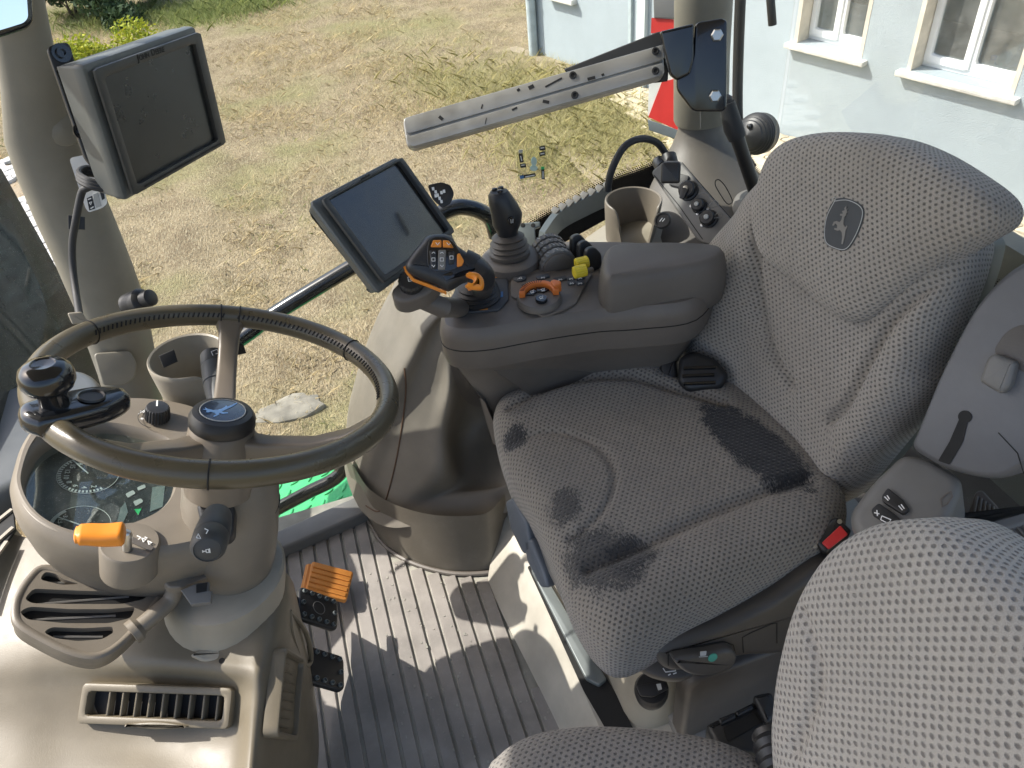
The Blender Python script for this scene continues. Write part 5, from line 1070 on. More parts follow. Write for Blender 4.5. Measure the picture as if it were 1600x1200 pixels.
obj('panel_seam', join(*[ribbon(SKF, SKF.tr(q), .0014, 0) for q in ([(1066, 254), (1090, 282), (1150, 350), (1147, 368)], [(1022, 274), (1060, 320), (1098, 374)])]), DEEP, cp_)
obj('switch', slab(s_(1062, 283), rrect(.030, .022, .003), .004, .0012), BLACK, cp_)
def socket(x, y, r, kind):
    F = s_(x, y); o = obj('socket', lathe([(r*1.25, 0), (r*1.2, .003), (r, .004), (r, .012), (r*.85, .014), (0, .0145)], F, 28), BLACK, cp_)
    if kind: obj('socket_cap', lathe([(r*.35, .0146), (r*.3, .017), (r*.15, .0172), (r*.12, .0165), (0, .0165)], F, 16), STEEL if kind == 1 else GREYPR, o)
    if kind == 1: obj('socket_flap', slab(F, rpoly([(-.004, -r*1.3), (.004, -r*1.3), (.006, 0), (-.006, 0)], .002), .003, .001, c0=.0146), BLACK, o)
socket(1076, 298, .0135, 1); socket(1093, 322, .0105, 2); socket(1108, 342, .012, 2)
for x, y in ((1080, 322), (1106, 326), (1090, 334), (1097, 352), (1098, 313)): obj('screw', lathe([(.0025, 0), (.0025, .0015), (0, .0018)], s_(x, y), 10), STEEL, cp_)
for p in ([(1110, 325), (1120, 316), (1126, 322), (1117, 328)], [(1118, 340), (1129, 334), (1131, 340), (1120, 344)], [(1094, 306), (1106, 304)]): obj('tether', tube(crs([SKF.w(*SKF.px(x, y), .010+.004*(i % 2)) for i, (x, y) in enumerate(p)], 4, False), .0008, 5), GREYP, cp_)
pw = facing(1036, 345, 1.12, pan=-.35, tilt=.3); pwt = obj('power_socket', lathe([(.0125, 0), (.0125, .003), (.011, .005), (.0095, .005), (.009, .003), (0, .003)], pw, 28), BLACK, cp_); obj('socket_icon', join(ribbon(pw, [(-.003, -.003), (-.001, .003)], .0012, .0035), ribbon(pw, [(.001, -.002), (.003, .003)], .0012, .0035)), WHITE, pwt)
obj('oval_outline', tube(crs([facing(1137, 300, 1.13).w(*facing(1137, 300, 1.13).px(x, y)) for x, y in ((1118, 282), (1124, 281), (1134, 292), (1144, 312), (1142, 318), (1136, 318), (1127, 306), (1118, 290), (1118, 282))], 4, False), .0008, 5), DEEP, cp_)
cw_ = thing('socket_lead', 'black cable arching from a plug in the corner moulding down to the side shelf', 'cable', pz(950, 300, .6))
obj('cable', tube(crs([py_(x, y, yy) for x, y, yy in ((949, 298, 1.12), (956, 265, 1.12), (975, 230, 1.13), (1000, 217, 1.14), (1025, 222, 1.15), (1040, 240, 1.15), (1046, 252, 1.14))], 7, False), .0062, 10), RUB, cw_)
obj('plug', tube([py_(1044, 244, 1.13), py_(1052, 272, 1.1)], [.014, .013], 12), BLACK, cw_); obj('plug', tube([py_(1028, 252, 1.14), py_(1036, 262, 1.12)], [.011, .013], 12), BLACK, cw_); obj('plug_foot', slab(facing(1048, 270, 1.15), rrect(.028, .03, .004), .03, .004), BLACK, cw_)
# black bracket and aluminium rail on the rear pillar
RF = facing(1100, 100, 1.20, pan=.1); rbk = thing('rail_bracket', 'glossy black steel bracket bolted to the rear pillar holding the metal rail', 'bracket', RF.w(*RF.px(1110, 175)))
obj('plate', slab(RF, rpoly(RF.tr([(1085, 36), (1128, 29), (1135, 34), (1134, 168), (1128, 174), (1082, 174), (1056, 140), (1058, 110), (1082, 92)]), .008), .012, .003), BLACKG, rbk)
obj('fold', slab(RF.at(0, 0, -.004), rpoly(RF.tr([(1030, 50), (1082, 38), (1082, 92), (1076, 116), (1056, 126), (1046, 118), (1036, 80)]), .004), .03, .004), BLACKG, rbk)
obj('web', slab(RF.at(0, 0, -.05), rpoly(RF.tr([(878, 108), (1030, 48), (1052, 46), (1046, 128), (1030, 130), (900, 140)]), .003), .008, .002), BLACK, rbk)
for x, y in ((1120, 55), (1117, 150)): obj('bolt', loft([np.array([RF.at(*RF.px(x, y, .012)).w(r*math.cos(t), r*math.sin(t), h) for t in np.linspace(0, 2*math.pi, 6, endpoint=False)]) for r, h in ((.0095, .012), (.0095, .017), (.0075, .0185))]), STEEL, rbk)
arf = quad_frame([(633, 187), (1036, 68), (1037, 120), (640, 230)], 1.16); AL = Fr(py_(835, 152, 1.155), pd(1036, 94, 1.19)-pd(636, 208, 1.17), n=-(CM[:, 2])+np.array([0, -.2, .1]))
rl = thing('metal_rail', 'scratched grey aluminium mounting rail with a centre groove slanting across the side window', 'rail', AL.w(*AL.px(640, 228)))
O1, O2 = AL.tr([(630, 186), (645, 181), (1036, 70), (1037, 94), (640, 209), (634, 207)]), AL.tr([(634, 211), (640, 213), (1037, 98), (1038, 117), (645, 230), (636, 224)])
obj('rail_body', slab(AL.at(0, 0, -.022), rpoly(AL.tr([(629, 186), (644, 180), (1037, 68), (1039, 118), (646, 231), (635, 226)]), .008), .018, .002), ALU, rl)
for O_ in (O1, O2): obj('rail_flange', slab(AL, rpoly(O_, .006), .006, .0012, c0=-.004), ALU, rl)
for x, y in ((895, 118), (898, 149), (1024, 80), (1024, 111)): obj('bolt', lathe([(.006, .002), (.006, .004), (.0048, .0045), (.0036, .0045), (.003, .003), (0, .003)], AL.at(*AL.px(x, y, .002)), 18), BLACK, rl)
obj('scratches', join(*[ribbon(AL, AL.tr(q, .0022), w_, .0022, .0003) for q, w_ in (([(686, 182), (692, 187)], .005), ([(752, 170), (754, 163)], .002), ([(826, 138), (834, 134)], .006), ([(852, 136), (878, 122)], .003), ([(848, 158), (858, 160)], .005), ([(918, 124), (930, 121)], .005), ([(800, 172), (808, 168)], .003), ([(808, 142), (812, 139)], .004), ([(940, 118), (944, 116)], .004), ([(760, 184), (758, 194)], .001))]), BLACK, rl)
# rear glass, seals, wiper, lamp, warning board
RG = Fr((1.0, .6, .9), (0, 1, 0), n=(-1, 0, 0))
pr0 = [CC+ray(x, y)*((1.0)/ray(x, y)[0]) for x, y in ((1190, 262), (1240, 305), (1300, 350))]
rw = thing('rear_window', 'large rear cab window behind the driver seat with a black dotted border', 'window', (1.0, .6, .5)); obj('pane', slab(RG, np.array([(.795, -.33), (-.7, -.33), (-.7, .75), (.795, .75)]), .005, .001), GL, rw)
def rgx(pts): return RG.tr(pts, .008)
frit(crs(rgx([(1172, 205), (1178, 245), (1195, 268), (1230, 298), (1300, 345), (1420, 395), (1530, 425), (1600, 448), (1660, 465)]), 6, False), RG.at(0, 0, .008), (0, 1), .09, rw)
frit(rgx([(1166, 190), (1165, 120), (1160, 40), (1158, -40)]), RG.at(0, 0, .008), (1, 0), .03, rw) if False else None
obj('seal', tube(crs([RG.w(*q, .004) for q in rgx([(1156, -40), (1152, 60), (1150, 150), (1152, 200), (1160, 240), (1172, 262)])], 5, False), .012, 10), BLACK, rw)
obj('gutter', tube(crs([RG.w(*q, .03) for q in rgx([(1146, -40), (1142, 60), (1140, 160), (1140, 215)])], 4, False), .009, 8), GREYP, rw)
wpr = thing('wiper_arm', 'end of a black wiper arm hanging outside the rear window', 'wiper', CC+ray(1206, 38)*1.75); obj('arm', tube([CC+ray(1202, -60)*1.7, CC+ray(1204, 0)*1.72, CC+ray(1207, 39)*1.75], .0095, 12), BLACK, wpr)
WLF = facing(1183, 209, 1.8, tilt=-.1, pan=-.5); wl = thing('work_lamp', 'round black work lamp with ribbed back outside behind the rear pillar', 'lamp', WLF.o-WLF.v*.05)
obj('lamp_body', lathe([(.046, -.02), (.047, .0)]+[(.046*math.sqrt(max(0, 1-(k/14)**2))+(.0018 if k % 2 else 0), .045*k/14) for k in range(1, 14)]+[(0, .046)], WLF, 36), BLACK, wl, sharp=25); obj('lamp_bolt', lathe([(.006, .03), (.006, .047), (0, .049)], WLF.at(.0, .02), 12), BLACKG, wl)
WB = facing(1035, 120, 2.3); wbd = thing('warning_board', 'red and white striped reflective warning board outside behind the rear pillar', 'sign', WB.w(*WB.px(1032, 212)))
obj('board', slab(WB, WB.tr([(1018, 28), (1075, 30), (1072, 205), (1012, 180)]), .004, 0), plastic('white reflector', (.72, .70, .62), .4, .2), wbd)
for q in ([(1018, 28), (1075, 32), (1070, 50), (1017, 52)], [(1013, 183), (1034, 128), (1074, 118), (1070, 208)]): obj('red_stripe', slab(WB, WB.tr(q), .0012, 0, c0=.0042), plastic('red reflector', (.62, .04, .03), .35, .2), wbd)
obj('board_frame', slab(WB, WB.tr([(1012, 186), (1074, 208), (1070, 222), (1014, 203)]), .01, .002, c0=.006), STEELD, wbd); obj('mount', slab(WB, WB.tr([(1020, -30), (1072, -30), (1072, 30), (1022, 28)]), .01, .002), GREYP, wbd)
hbk = thing('hand_lever', 'black upright hand lever rising from a round grey boot beside the rear pillar', 'lever', py_(1182, 300, 1.08))
obj('shaft', tube([py_(1145, 195, 1.10), py_(1160, 240, 1.09), py_(1182, 305, 1.08)], [.0125, .0115, .012], 14), BLACK, hbk); obj('sleeve', tube([py_(1136, 160, 1.11), py_(1146, 200, 1.10), py_(1152, 215, 1.095)], [.0125, .0165, .015], 16), RUB, hbk); obj('tip', tube([py_(1132, 149, 1.115), py_(1134, 154, 1.113), py_(1139, 172, 1.108)], [.006, .0105, .0105], 16), BLACK, hbk)
hbF = Fr(py_(1185, 318, 1.08), (1, 0, 0), n=(0, -.1, 1)); obj('boot', lathe([(.052, -.08), (.05, -.02), (.042, .004), (.034, .008), (.028, .004), (.026, -.03), (0, -.03)], hbF, 32), GREYP, hbk)

# ================================================================== driver seat
ds = thing('driver_seat', 'driver seat in grey dotted fabric with worn dark patches on the cushion', 'seat', (.36, .66, .05))
CF = Fr(pz(1040, 780, .475), (1, 0, 0), n=unit((-.03, 0, 1)))
cpx = [(774, 690), (773, 655), (790, 630), (850, 600), (910, 582), (960, 572), (990, 573), (1020, 585), (1045, 604), (1085, 612), (1130, 612), (1170, 626), (1220, 668), (1270, 722), (1312, 775), (1322, 812), (1308, 846), (1260, 880), (1180, 918), (1080, 968), (1000, 1018), (958, 1028), (925, 1005), (895, 960), (872, 905), (850, 850), (826, 800), (795, 755)]
OC = crs(CF.tr(cpx), 5)
def seg_d(p, L):
    p = np.array(p); best = 9
    for a, b in zip(L[:-1], L[1:]):
        t = np.clip(((p-a)@(b-a))/((b-a)@(b-a)+1e-12), 0, 1); best = min(best, np.linalg.norm(p-a-t*(b-a)))
    return best
sm1 = crs(CF.tr([(800, 700), (870, 690), (930, 708), (960, 750), (950, 800), (915, 840), (890, 850)], .03), 4, False)
sm2 = crs(CF.tr([(920, 900), (1000, 870), (1100, 822), (1200, 780), (1260, 760)], .03), 4, False)
sm3 = crs(CF.tr([(800, 650), (880, 615), (980, 606), (1060, 622), (1130, 640)], .03), 4, False)
def cfun(a, b):
    h = 0
    for L, d, w in ((sm1, .006, .005), (sm2, .013, .009), (sm3, .013, .009)): h -= d*math.exp(-(seg_d((a, b), L)/w)**2)
    q = CF.w(a, b, 0); h += .012*math.exp(-((q[1]-.47)/.06)**2)+.010*math.exp(-((q[1]-.85)/.05)**2)
    return h
def stain(F, px, c, rx, ry, ang, amt, col, edge): a = F.px(*px, c); return (a[0], a[1], rx, ry, ang, amt, col, edge)
tA = CF.px(1095, 635, .05); tB = CF.px(1255, 770, .05); tang = math.atan2(*(tB-tA)[::-1]); tl = np.linalg.norm(tB-tA)/2
st_ = [stain(CF, (1180, 695), .05, tl*1.05, .040, tang, .98, (.007, .008, .010), .7), stain(CF, (800, 682), .045, .022, .022, .4, .92, (.016, .016, .017), 1.1), stain(CF, (880, 792), .045, .028, .022, .9, .7, (.016, .016, .017), 1.6), stain(CF, (945, 880), .045, .050, .055, .5, .72, (.016, .016, .017), 1.0), stain(CF, (985, 880), .04, .035, .03, .5, .7, (.016, .016, .017), 1.1), stain(CF, (815, 640), .05, .02, .015, 0, .3, (.04, .04, .04), 1.4)]
FABC = fabric('seat fabric cushion', (.24, .214, .18), (.054, .048, .042), stains=st_); FAB = fabric('seat fabric', (.335, .306, .268), (.082, .074, .066)); FABP = fabric('passenger seat fabric', (.40, .37, .33), (.115, .104, .094), pitch=.0092)
cu_ = obj('cushion', pad(CF, OC, .05, .055, n=220, K=44, p=8, func=cfun), FABC, ds, sharp=None)
b0, b1__ = pz(1160, 610, .5), pz(1320, 780, .48); lean = math.radians(17); BN = unit(np.cross(unit(b1__-b0), (math.sin(lean), 0, math.cos(lean))))
if BN @ (CC-b0) < 0: BN = -BN
BF = Fr(b0+BN*-.01, unit(b1__-b0), n=BN)
if BF.v[2] < 0: BF = Fr(BF.o, -BF.u, n=BN)
bpx = [(1093, 510), (1094, 470), (1106, 425), (1140, 375), (1180, 330), (1205, 295), (1260, 262), (1400, 280), (1500, 335), (1538, 372), (1536, 410), (1518, 465), (1495, 520), (1478, 560), (1478, 598), (1450, 640), (1400, 702), (1350, 762), (1325, 784), (1312, 776), (1290, 738), (1235, 690), (1190, 655), (1150, 610), (1110, 575), (1096, 545)]
OB = crs(BF.tr(bpx, -.028), 5)
sL = crs(BF.tr([(1202, 320), (1186, 380), (1178, 440), (1184, 510), (1200, 560), (1225, 600)], .045), 4, False); sR = crs(BF.tr([(1500, 400), (1440, 450), (1385, 505), (1350, 570), (1320, 630), (1290, 660)], .045), 4, False); sE = crs(BF.tr([(1500, 385), (1470, 460), (1445, 530), (1430, 620), (1415, 690)], .04), 4, False)
def bfun(a, b):
    h = 0
    for L, d, w in ((sL, .016, .007), (sR, .016, .007), (sE, .009, .005)): h -= d*math.exp(-(seg_d((a, b), L)/w)**2)
    q = BF.w(a, b, 0); return h+.030*math.exp(-((q[1]-.54)/.05)**2)+.024*math.exp(-((q[1]-.85)/.045)**2)
bk = obj('backrest', pad(BF, OB, .034, .05, n=220, K=44, p=7, func=bfun), FAB, ds, sharp=None)
HF_ = BF.at(0, 0, .034)
hpx = [(1190, 345), (1194, 305), (1212, 250), (1240, 222), (1285, 209), (1340, 207), (1400, 215), (1460, 238), (1520, 274), (1562, 306), (1576, 332), (1566, 356), (1534, 376), (1478, 412), (1420, 456), (1374, 494), (1350, 502), (1328, 496), (1285, 462), (1230, 420), (1202, 392)]
OH = crs(HF_.tr(hpx, -.008), 5)
hr = obj('head_pad', pad(HF_, OH, .036, .04, n=180, K=36, p=5), FAB, ds, sharp=None)
EF = HF_.at(*HF_.px(1316, 350, .037), .0355); ee = unit(EF.w(*EF.px(1330, 318))-EF.w(*EF.px(1312, 378))); EF = Fr(EF.o, np.cross(ee, EF.n), n=EF.n)
em = obj('emblem_patch', slab(EF, crs([(-.021, .024), (0, .030), (.023, .024), (.026, 0), (.018, -.026), (0, -.031), (-.018, -.026), (-.026, 0)], 5), .0022, .0008), plastic('emblem grey', (.062, .066, .07), .8, .5), hr)
DEER2 = [(-.02, .95), (-.12, .80), (-.05, .70), (-.22, .62), (-.10, .52), (-.30, .46), (-.26, .38), (-.10, .40), (-.08, .20), (-.16, .05), (-.42, .06), (-.58, -.02), (-.62, -.22), (-.50, -.20), (-.46, -.06), (-.26, -.12), (-.22, -.28), (-.40, -.30), (-.38, -.38), (-.14, -.38), (.02, -.30), (.20, -.38), (.34, -.60), (.42, -.95), (.52, -.93), (.50, -.55), (.42, -.25), (.46, -.02), (.40, .02), (.34, -.10), (.14, .02), (.08, .20), (.06, .40), (.16, .50), (.10, .56), (.22, .70), (.10, .66), (.12, .86), (.03, .70)]
obj('deer_emblem', slab(EF, np.array(DEER2)*[.020, .0235], .0008, 0, c0=.0024), plastic('emblem deer', (.20, .19, .175), .8, .4), em)
obj('patch_stitch', tube([EF.w(a, b, .0022) for a, b in inset(crs([(-.021, .024), (0, .030), (.023, .024), (.026, 0), (.018, -.026), (0, -.031), (-.018, -.026), (-.026, 0), (-.021, .024)], 5), .0015)], .0005, 5), GREYPR, em)
obj('back_shell', loft([np.array([BF.w(a, b, c) for a, b in inset(OB, d)]) for d, c in ((.02, -.045), (.008, -.055), (.006, -.075), (.03, -.10))]), plastic('green grey shell', (.14, .15, .13), .35, .15), ds)
# seat pan, suspension and side cover
obj('front_pan', slab(Fr(pz(850, 850, .40), (0, 1, 0), n=(-1, 0, 0)), Fr(pz(850, 850, .40), (0, 1, 0), n=(-1, 0, 0)).tr([(806, 770), (830, 770), (905, 960), (884, 925)]), .01, .002), GREYP, ds)
LHM = plastic('blue grey lever', (.10, .115, .135), .5, .2)
for q in ([(804, 780), (815, 774), (838, 812), (846, 858), (832, 862), (812, 822)], [(833, 838), (845, 838), (866, 890), (872, 914), (860, 914), (838, 872)]):
    F = Fr(pz(840, 850, .40), (0, 1, 0), n=unit((-.9, -.2, .3))); obj('adjust_lever', slab(F, rpoly(F.tr(q), .006), .018, .005, both=True), LHM, ds)
obj('seat_pan', slab(Fr(CF.o+np.array([.01, 0, -.09]), CF.u, n=CF.n), inset(OC, .075), .05, .01), CONS2, ds)
obj('suspension', loft([np.array([np.array([.48, .68, z])+np.array([a, b, 0]) for a, b in rrect(w_, d_, .04)]) for z, w_, d_ in ((.10, .46, .36), (.14, .44, .35), (.18, .42, .34), (.36, .38, .32))]), BEIGE, ds)
obj('side_shadow_box', slab(Fr((.56, .49, .20), (1, 0, 0), n=(0, -1, 0)), rrect(.50, .20, .03), .03, .008), CONS2, ds)  # dark box added to stand for the shadow below the side cover
SC = Fr((.42, .435, .36), (1, 0, 0), n=unit((0, -1, .25)))
sc_o = crs(SC.tr([(1018, 1018), (1022, 1000), (1060, 985), (1120, 965), (1200, 925), (1262, 882), (1300, 872), (1310, 900), (1260, 960), (1220, 1010), (1150, 1018), (1090, 1034), (1040, 1040)]), 5)
scv = obj('side_cover', slab(SC.at(0, 0, -.03), sc_o, .045, .014, seg=4), plastic('brown grey side cover', (.060, .053, .046), .45, .25), ds)
hl = SC.at(0, 0, .017); obj('cover_handle', slab(hl, crs(hl.tr([(1046, 1022), (1056, 1016), (1100, 1010), (1132, 1004), (1144, 1014), (1138, 1030), (1118, 1042), (1092, 1046), (1064, 1040)]), 4), .014, .006), plastic('handle grey', (.075, .068, .06), .42, .2), ds)
dt = hl.at(*hl.px(1114, 1028, .015)); obj('teal_dot', lathe([(.0062, .014), (.006, .0152), (0, .0154)], dt, 20), TEAL, ds); obj('handle_icon', join(*[slab(hl, rpoly(hl.tr(q, .0145), .0008), .0005, 0, c0=.0143) for q in ([(1094, 1018), (1104, 1017), (1103, 1024), (1094, 1025)], [(1092, 1026), (1106, 1025), (1106, 1026), (1092, 1027)])]), GREYPR, ds)
obj('cover_seam', join(*[ribbon(SC, SC.tr(q, .0155), .0012, .0153) for q in ([(1162, 1020), (1160, 996), (1175, 988), (1206, 975), (1214, 974), (1214, 1005)], [(1044, 1040), (1044, 1024), (1052, 1016), (1130, 1002), (1146, 1008), (1150, 1026)])]), DEEP, ds)
fh = Fr(pz(1020, 1040, .335), (1, 0, 0), n=unit((-.1, -.3, 1))); obj('slide_handle', slab(fh, crs(fh.tr([(982, 1024), (992, 1012), (1030, 1006), (1070, 1030), (1088, 1046), (1080, 1058), (1056, 1066), (1020, 1060), (995, 1044)]), 4), .014, .005), plastic('handle grey b', (.075, .07, .064), .42, .2), ds)
obj('slide_icon', join(*[ribbon(fh, fh.tr(q, .0148), .0014, .0143) for q in ([(1036, 1044), (1040, 1050), (1056, 1048), (1052, 1040)], [(1046, 1034), (1048, 1040)], [(1044, 1055), (1048, 1053)], [(1052, 1053), (1057, 1051)])]), WHITE, ds)
obj('height_knob', lathe([(.022, -.03), (.024, -.012), (.022, -.008), (.024, -.002), (.021, .004), (0, .005)], Fr(pz(1018, 1076, .27), (1, 0, 0), n=unit((-.1, -.2, 1))), 24), BLACK, ds)
kfx = Fr(pz(1024, 1072, .285), (1, 0, 0), n=unit((-.1, -.3, 1))); obj('knob_plate', slab(kfx, rpoly(kfx.tr([(994, 1072), (1030, 1066), (1046, 1076), (1020, 1090), (1000, 1088)]), .004), .004, .001), BLACK, ds); obj('knob_mark', slab(kfx, kfx.tr([(1025, 1070), (1032, 1069), (1034, 1078), (1028, 1080)]), .0006, 0, c0=.0045), GREYPR, ds)
bq_ = facing(1297, 838, .98, tilt=.2); bkl = thing('seat_belt_buckle', 'black seat belt buckle with a red release button beside the driver cushion', 'buckle', bq_.o-np.array([0, 0, .03]))
obj('buckle_body', slab(bq_, rpoly(bq_.tr([(1266, 842), (1300, 812), (1308, 810), (1330, 830), (1326, 838), (1292, 866), (1284, 864)]), .004), .03, .005, c0=-.02), BLACK, bkl); obj('release_button', slab(bq_, rpoly(bq_.tr([(1283, 851), (1312, 824), (1324, 838), (1294, 861)]), .002), .004, .0012, c0=.0095), RED, bkl)
for x, y in ((1273, 853), (1312, 815)): obj('rivet', lathe([(.003, .01), (.003, .0112), (0, .0115)], bq_.at(*bq_.px(x, y, .01)), 10), STEEL, bkl)
rt = facing(1096, 582, 1.17, tilt=.2); rtr = thing('belt_anchor', 'black seat belt anchor housing tucked between driver cushion and backrest', 'belt housing', rt.o-np.array([0, 0, .05]))
obj('anchor_box', slab(rt, rpoly(rt.tr([(1062, 556), (1085, 546), (1120, 560), (1140, 585), (1128, 606), (1075, 612), (1058, 596)]), .008), .05, .01, c0=-.05), BLACK, rtr); obj('anchor_ridge', join(*[tube([rt.w(*rt.px(x, 562+k), .001), rt.w(*rt.px(x+50, 560+k), .001)], .003, 6) for x, k in ((1068, 14), (1066, 26), (1068, 38))]), BLACKG, rtr); obj('belt_tongue', slab(rt, rpoly(rt.tr([(1030, 560), (1056, 554), (1060, 600), (1034, 600)]), .006), .03, .006, c0=-.05), BLACK, rtr)

# ------------------------------------------------------------------ seat plinth with slide rail
sp_ = thing('seat_plinth', 'pale worn seat plinth with a black slot and steel slide rail along its front', 'seat base', pz(900, 1000, 0))
PL = plastic('scuffed pale plinth', (.40, .375, .32), .6, .3, var=.15, dust=.45)
lo_r = crs([pz(*q) for q in ((762, 905, .003), (785, 960, .003), (840, 1070, .003), (905, 1205, .003), (960, 1330, .003))], 5, False); hi_r = crs([pz(*q) for q in ((782, 800, .10), (812, 860, .10), (862, 975, .10), (925, 1110, .10), (990, 1260, .10))], 5, False); in_r = crs([pz(*q) for q in ((812, 790, .105), (845, 860, .105), (905, 975, .105), (985, 1110, .105), (1060, 1260, .105))], 5, False); bk_r = [q+np.array([.11, 0, 0]) for q in in_r]
obj('seat_platform', slab(Fr((.86, .45, .0), (1, 0, 0), n=(0, 0, 1)), rrect(1.10, 1.06, .05), .10, .004), CONS2, sp_)
obj('plinth', loft([np.array(q) for q in (lo_r, lo_r*.25+hi_r*.75+np.array([-.004, 0, -.004]), hi_r, in_r, bk_r)], False, False, closed=False), PL, sp_, sharp=50)
SLF = Fr(pz(880, 980, .107), (1, 0, 0), n=(0, 0, 1)); obj('slot', slab(SLF, rpoly(SLF.tr([(824, 886), (842, 880), (870, 930), (960, 1080), (1010, 1180), (970, 1180), (912, 1080), (858, 960)]), .004), .0015, 0), DEEP, sp_)
obj('slide_rail', slab(SLF, rpoly(SLF.tr([(838, 908), (854, 904), (948, 1062), (936, 1072), (916, 1062)], .006), .003), .008, .002, c0=.002), STEELD, sp_); ra = obj('rail_end', slab(SLF, rpoly(SLF.tr([(830, 892), (843, 886), (852, 905), (840, 910)], .008), .003), .012, .002, c0=.002), STEELD, sp_); obj('rail_bolt', lathe([(.004, .014), (.004, .016), (0, .0165)], SLF.at(*SLF.px(840, 899, .014)), 14), STEEL, sp_)
obj('upper_frame', loft([np.array([np.array([.53, .655, z])+np.array([a, b, 0]) for a, b in rrect(w_, d_, .05)]) for z, w_, d_ in ((.104, .44, .46), (.125, .44, .46), (.135, .41, .43), (.138, .36, .40))]), GREYP, sp_)

# ================================================================== passenger seat
ps = thing('passenger_seat', 'folding passenger seat in pale dotted fabric in the near right corner', 'seat', (.3, .2, .02))
PF_ = Fr((.335, .33, .5), (0, -1, 0), n=unit((-.93, 0, .36)))
if PF_.v[2] < 0: PF_ = Fr(PF_.o, (0, 1, 0), n=PF_.n)
ppx = [(1205, 1160), (1208, 1100), (1216, 1040), (1236, 960), (1262, 902), (1300, 852), (1350, 822), (1400, 812), (1446, 815), (1490, 836), (1540, 875), (1600, 925), (1680, 1010), (1740, 1120), (1740, 1260), (1640, 1380), (1400, 1420), (1260, 1340), (1215, 1240)]
OPb = crs(PF_.tr(ppx, .02), 5); s1_ = crs(PF_.tr([(1252, 960), (1278, 1020), (1284, 1070), (1268, 1120), (1246, 1170)], .04), 4, False)
obj('backrest', pad(PF_, OPb, .045, .06, n=200, K=40, p=6, func=lambda a, b: -.009*math.exp(-(seg_d((a, b), s1_)/.007)**2)), FABP, ps, sharp=None)
PC = Fr((.17, .33, .40), (1, 0, 0), n=(0, 0, 1)); cpx2 = [(758, 1215), (775, 1180), (810, 1155), (860, 1139), (930, 1133), (1010, 1137), (1090, 1148), (1150, 1165), (1200, 1195), (1230, 1250), (1220, 1400), (1100, 1600), (900, 1650), (760, 1400)]
FABQ = fabric('passenger cushion fabric', (.215, .20, .18), (.06, .056, .052)); obj('cushion', pad(PC, crs(PC.tr(cpx2, .02), 5), .05, .05, n=160, K=36, p=7), FABQ, ps, sharp=None)
hn = facing(1220, 1150, .86); obj('hinge_gaiter', lathe([(.018, -.03), (.022, -.025), (.018, -.018), (.022, -.012), (.018, -.006), (.022, 0), (.018, .008), (.02, .014), (.014, .02), (0, .02)], Fr(pd(1208, 1168, .84), (1, 0, 0), n=unit(pd(1200, 1135, .86)-pd(1212, 1180, .83))), 24), BLACK, ps)
bb = facing(1160, 1125, .98, tilt=.35); rb_ = thing('belt_reel', 'black seat belt reel housing on the floor between the two seats', 'belt reel', bb.o-np.array([0, 0, .05])); NAVY = plastic('navy black plastic', (.018, .021, .026), .45, .3)
obj('reel_body', slab(bb, rpoly(bb.tr([(1102, 1132), (1118, 1124), (1170, 1100), (1182, 1090), (1205, 1085), (1212, 1150), (1190, 1180), (1120, 1170)]), .006), .05, .008, c0=-.05), NAVY, rb_)
for q in ([(1122, 1126), (1146, 1116), (1150, 1124), (1126, 1135)], [(1148, 1115), (1174, 1102), (1178, 1110), (1152, 1122)]): obj('reel_rib', slab(bb, rpoly(bb.tr(q), .002), .008, .002), NAVY, rb_)
obj('reel_slot', slab(bb, rpoly(bb.tr([(1130, 1138), (1180, 1114), (1190, 1130), (1136, 1160)]), .003), .002, 0), DEEP, rb_); obj('reel_cheek', slab(bb, rpoly(bb.tr([(1174, 1092), (1204, 1086), (1214, 1120), (1196, 1138), (1184, 1112)]), .006), .014, .005), NAVY, rb_)

# ================================================================== door post belt cover, switch box, tray
DPF = facing(1540, 600, .86, tilt=-.10, pan=-.25); dpc = thing('belt_cover', 'grey slanting seat belt pillar cover with a push button and keyhole slot', 'pillar cover', DPF.w(*DPF.px(1500, 745)))
GB = plastic('blue grey trim', (.125, .128, .135), .48, .35)
dpx = [(1420, 700), (1432, 668), (1468, 580), (1520, 480), (1568, 425), (1610, 395), (1700, 320), (1760, 500), (1740, 640), (1690, 690), (1620, 720), (1568, 748), (1530, 750), (1480, 738), (1440, 718)]
DO_ = crs(DPF.tr(dpx), 5); dc_ = DO_.mean(0)
dch = obj('cover', loft([np.array([DPF.w(a, b, c) for a, b in (DO_-dc_)*s+dc_]) for s, c in ((1, -.09), (1, -.035), (.99, -.018), (.965, -.006), (.93, -.001), (.90, 0))]), GB, dpc, sharp=60)
pq_ = DPF.w(*DPF.px(1700, 470), -.06); obj('post', loft([np.array([c+np.array([a, b, 0]) for a, b in rrect(w_, d_, .03)]) for c, w_, d_ in ((pq_+np.array([0, 0, -.12]), .10, .12), (pq_+np.array([.02, -.01, .08]), .09, .11), (np.array([pq_[0]+.14, pq_[1]-.05, 1.70]), .08, .10))]), GB, dpc)
bw = DPF.at(0, 0, .0); obj('button_well_shade', slab(bw, rpoly(bw.tr([(1550, 552), (1572, 518), (1600, 505), (1640, 520), (1625, 600), (1598, 580)]), .01), .0015, .0005), CONS2, dch); obj('push_button', slab(bw, rpoly(bw.tr([(1536, 596), (1548, 562), (1560, 552), (1594, 566), (1584, 604), (1570, 616)]), .004), .016, .005), GREYP, dch)  # the dark plate above the button paints the shade of its recess
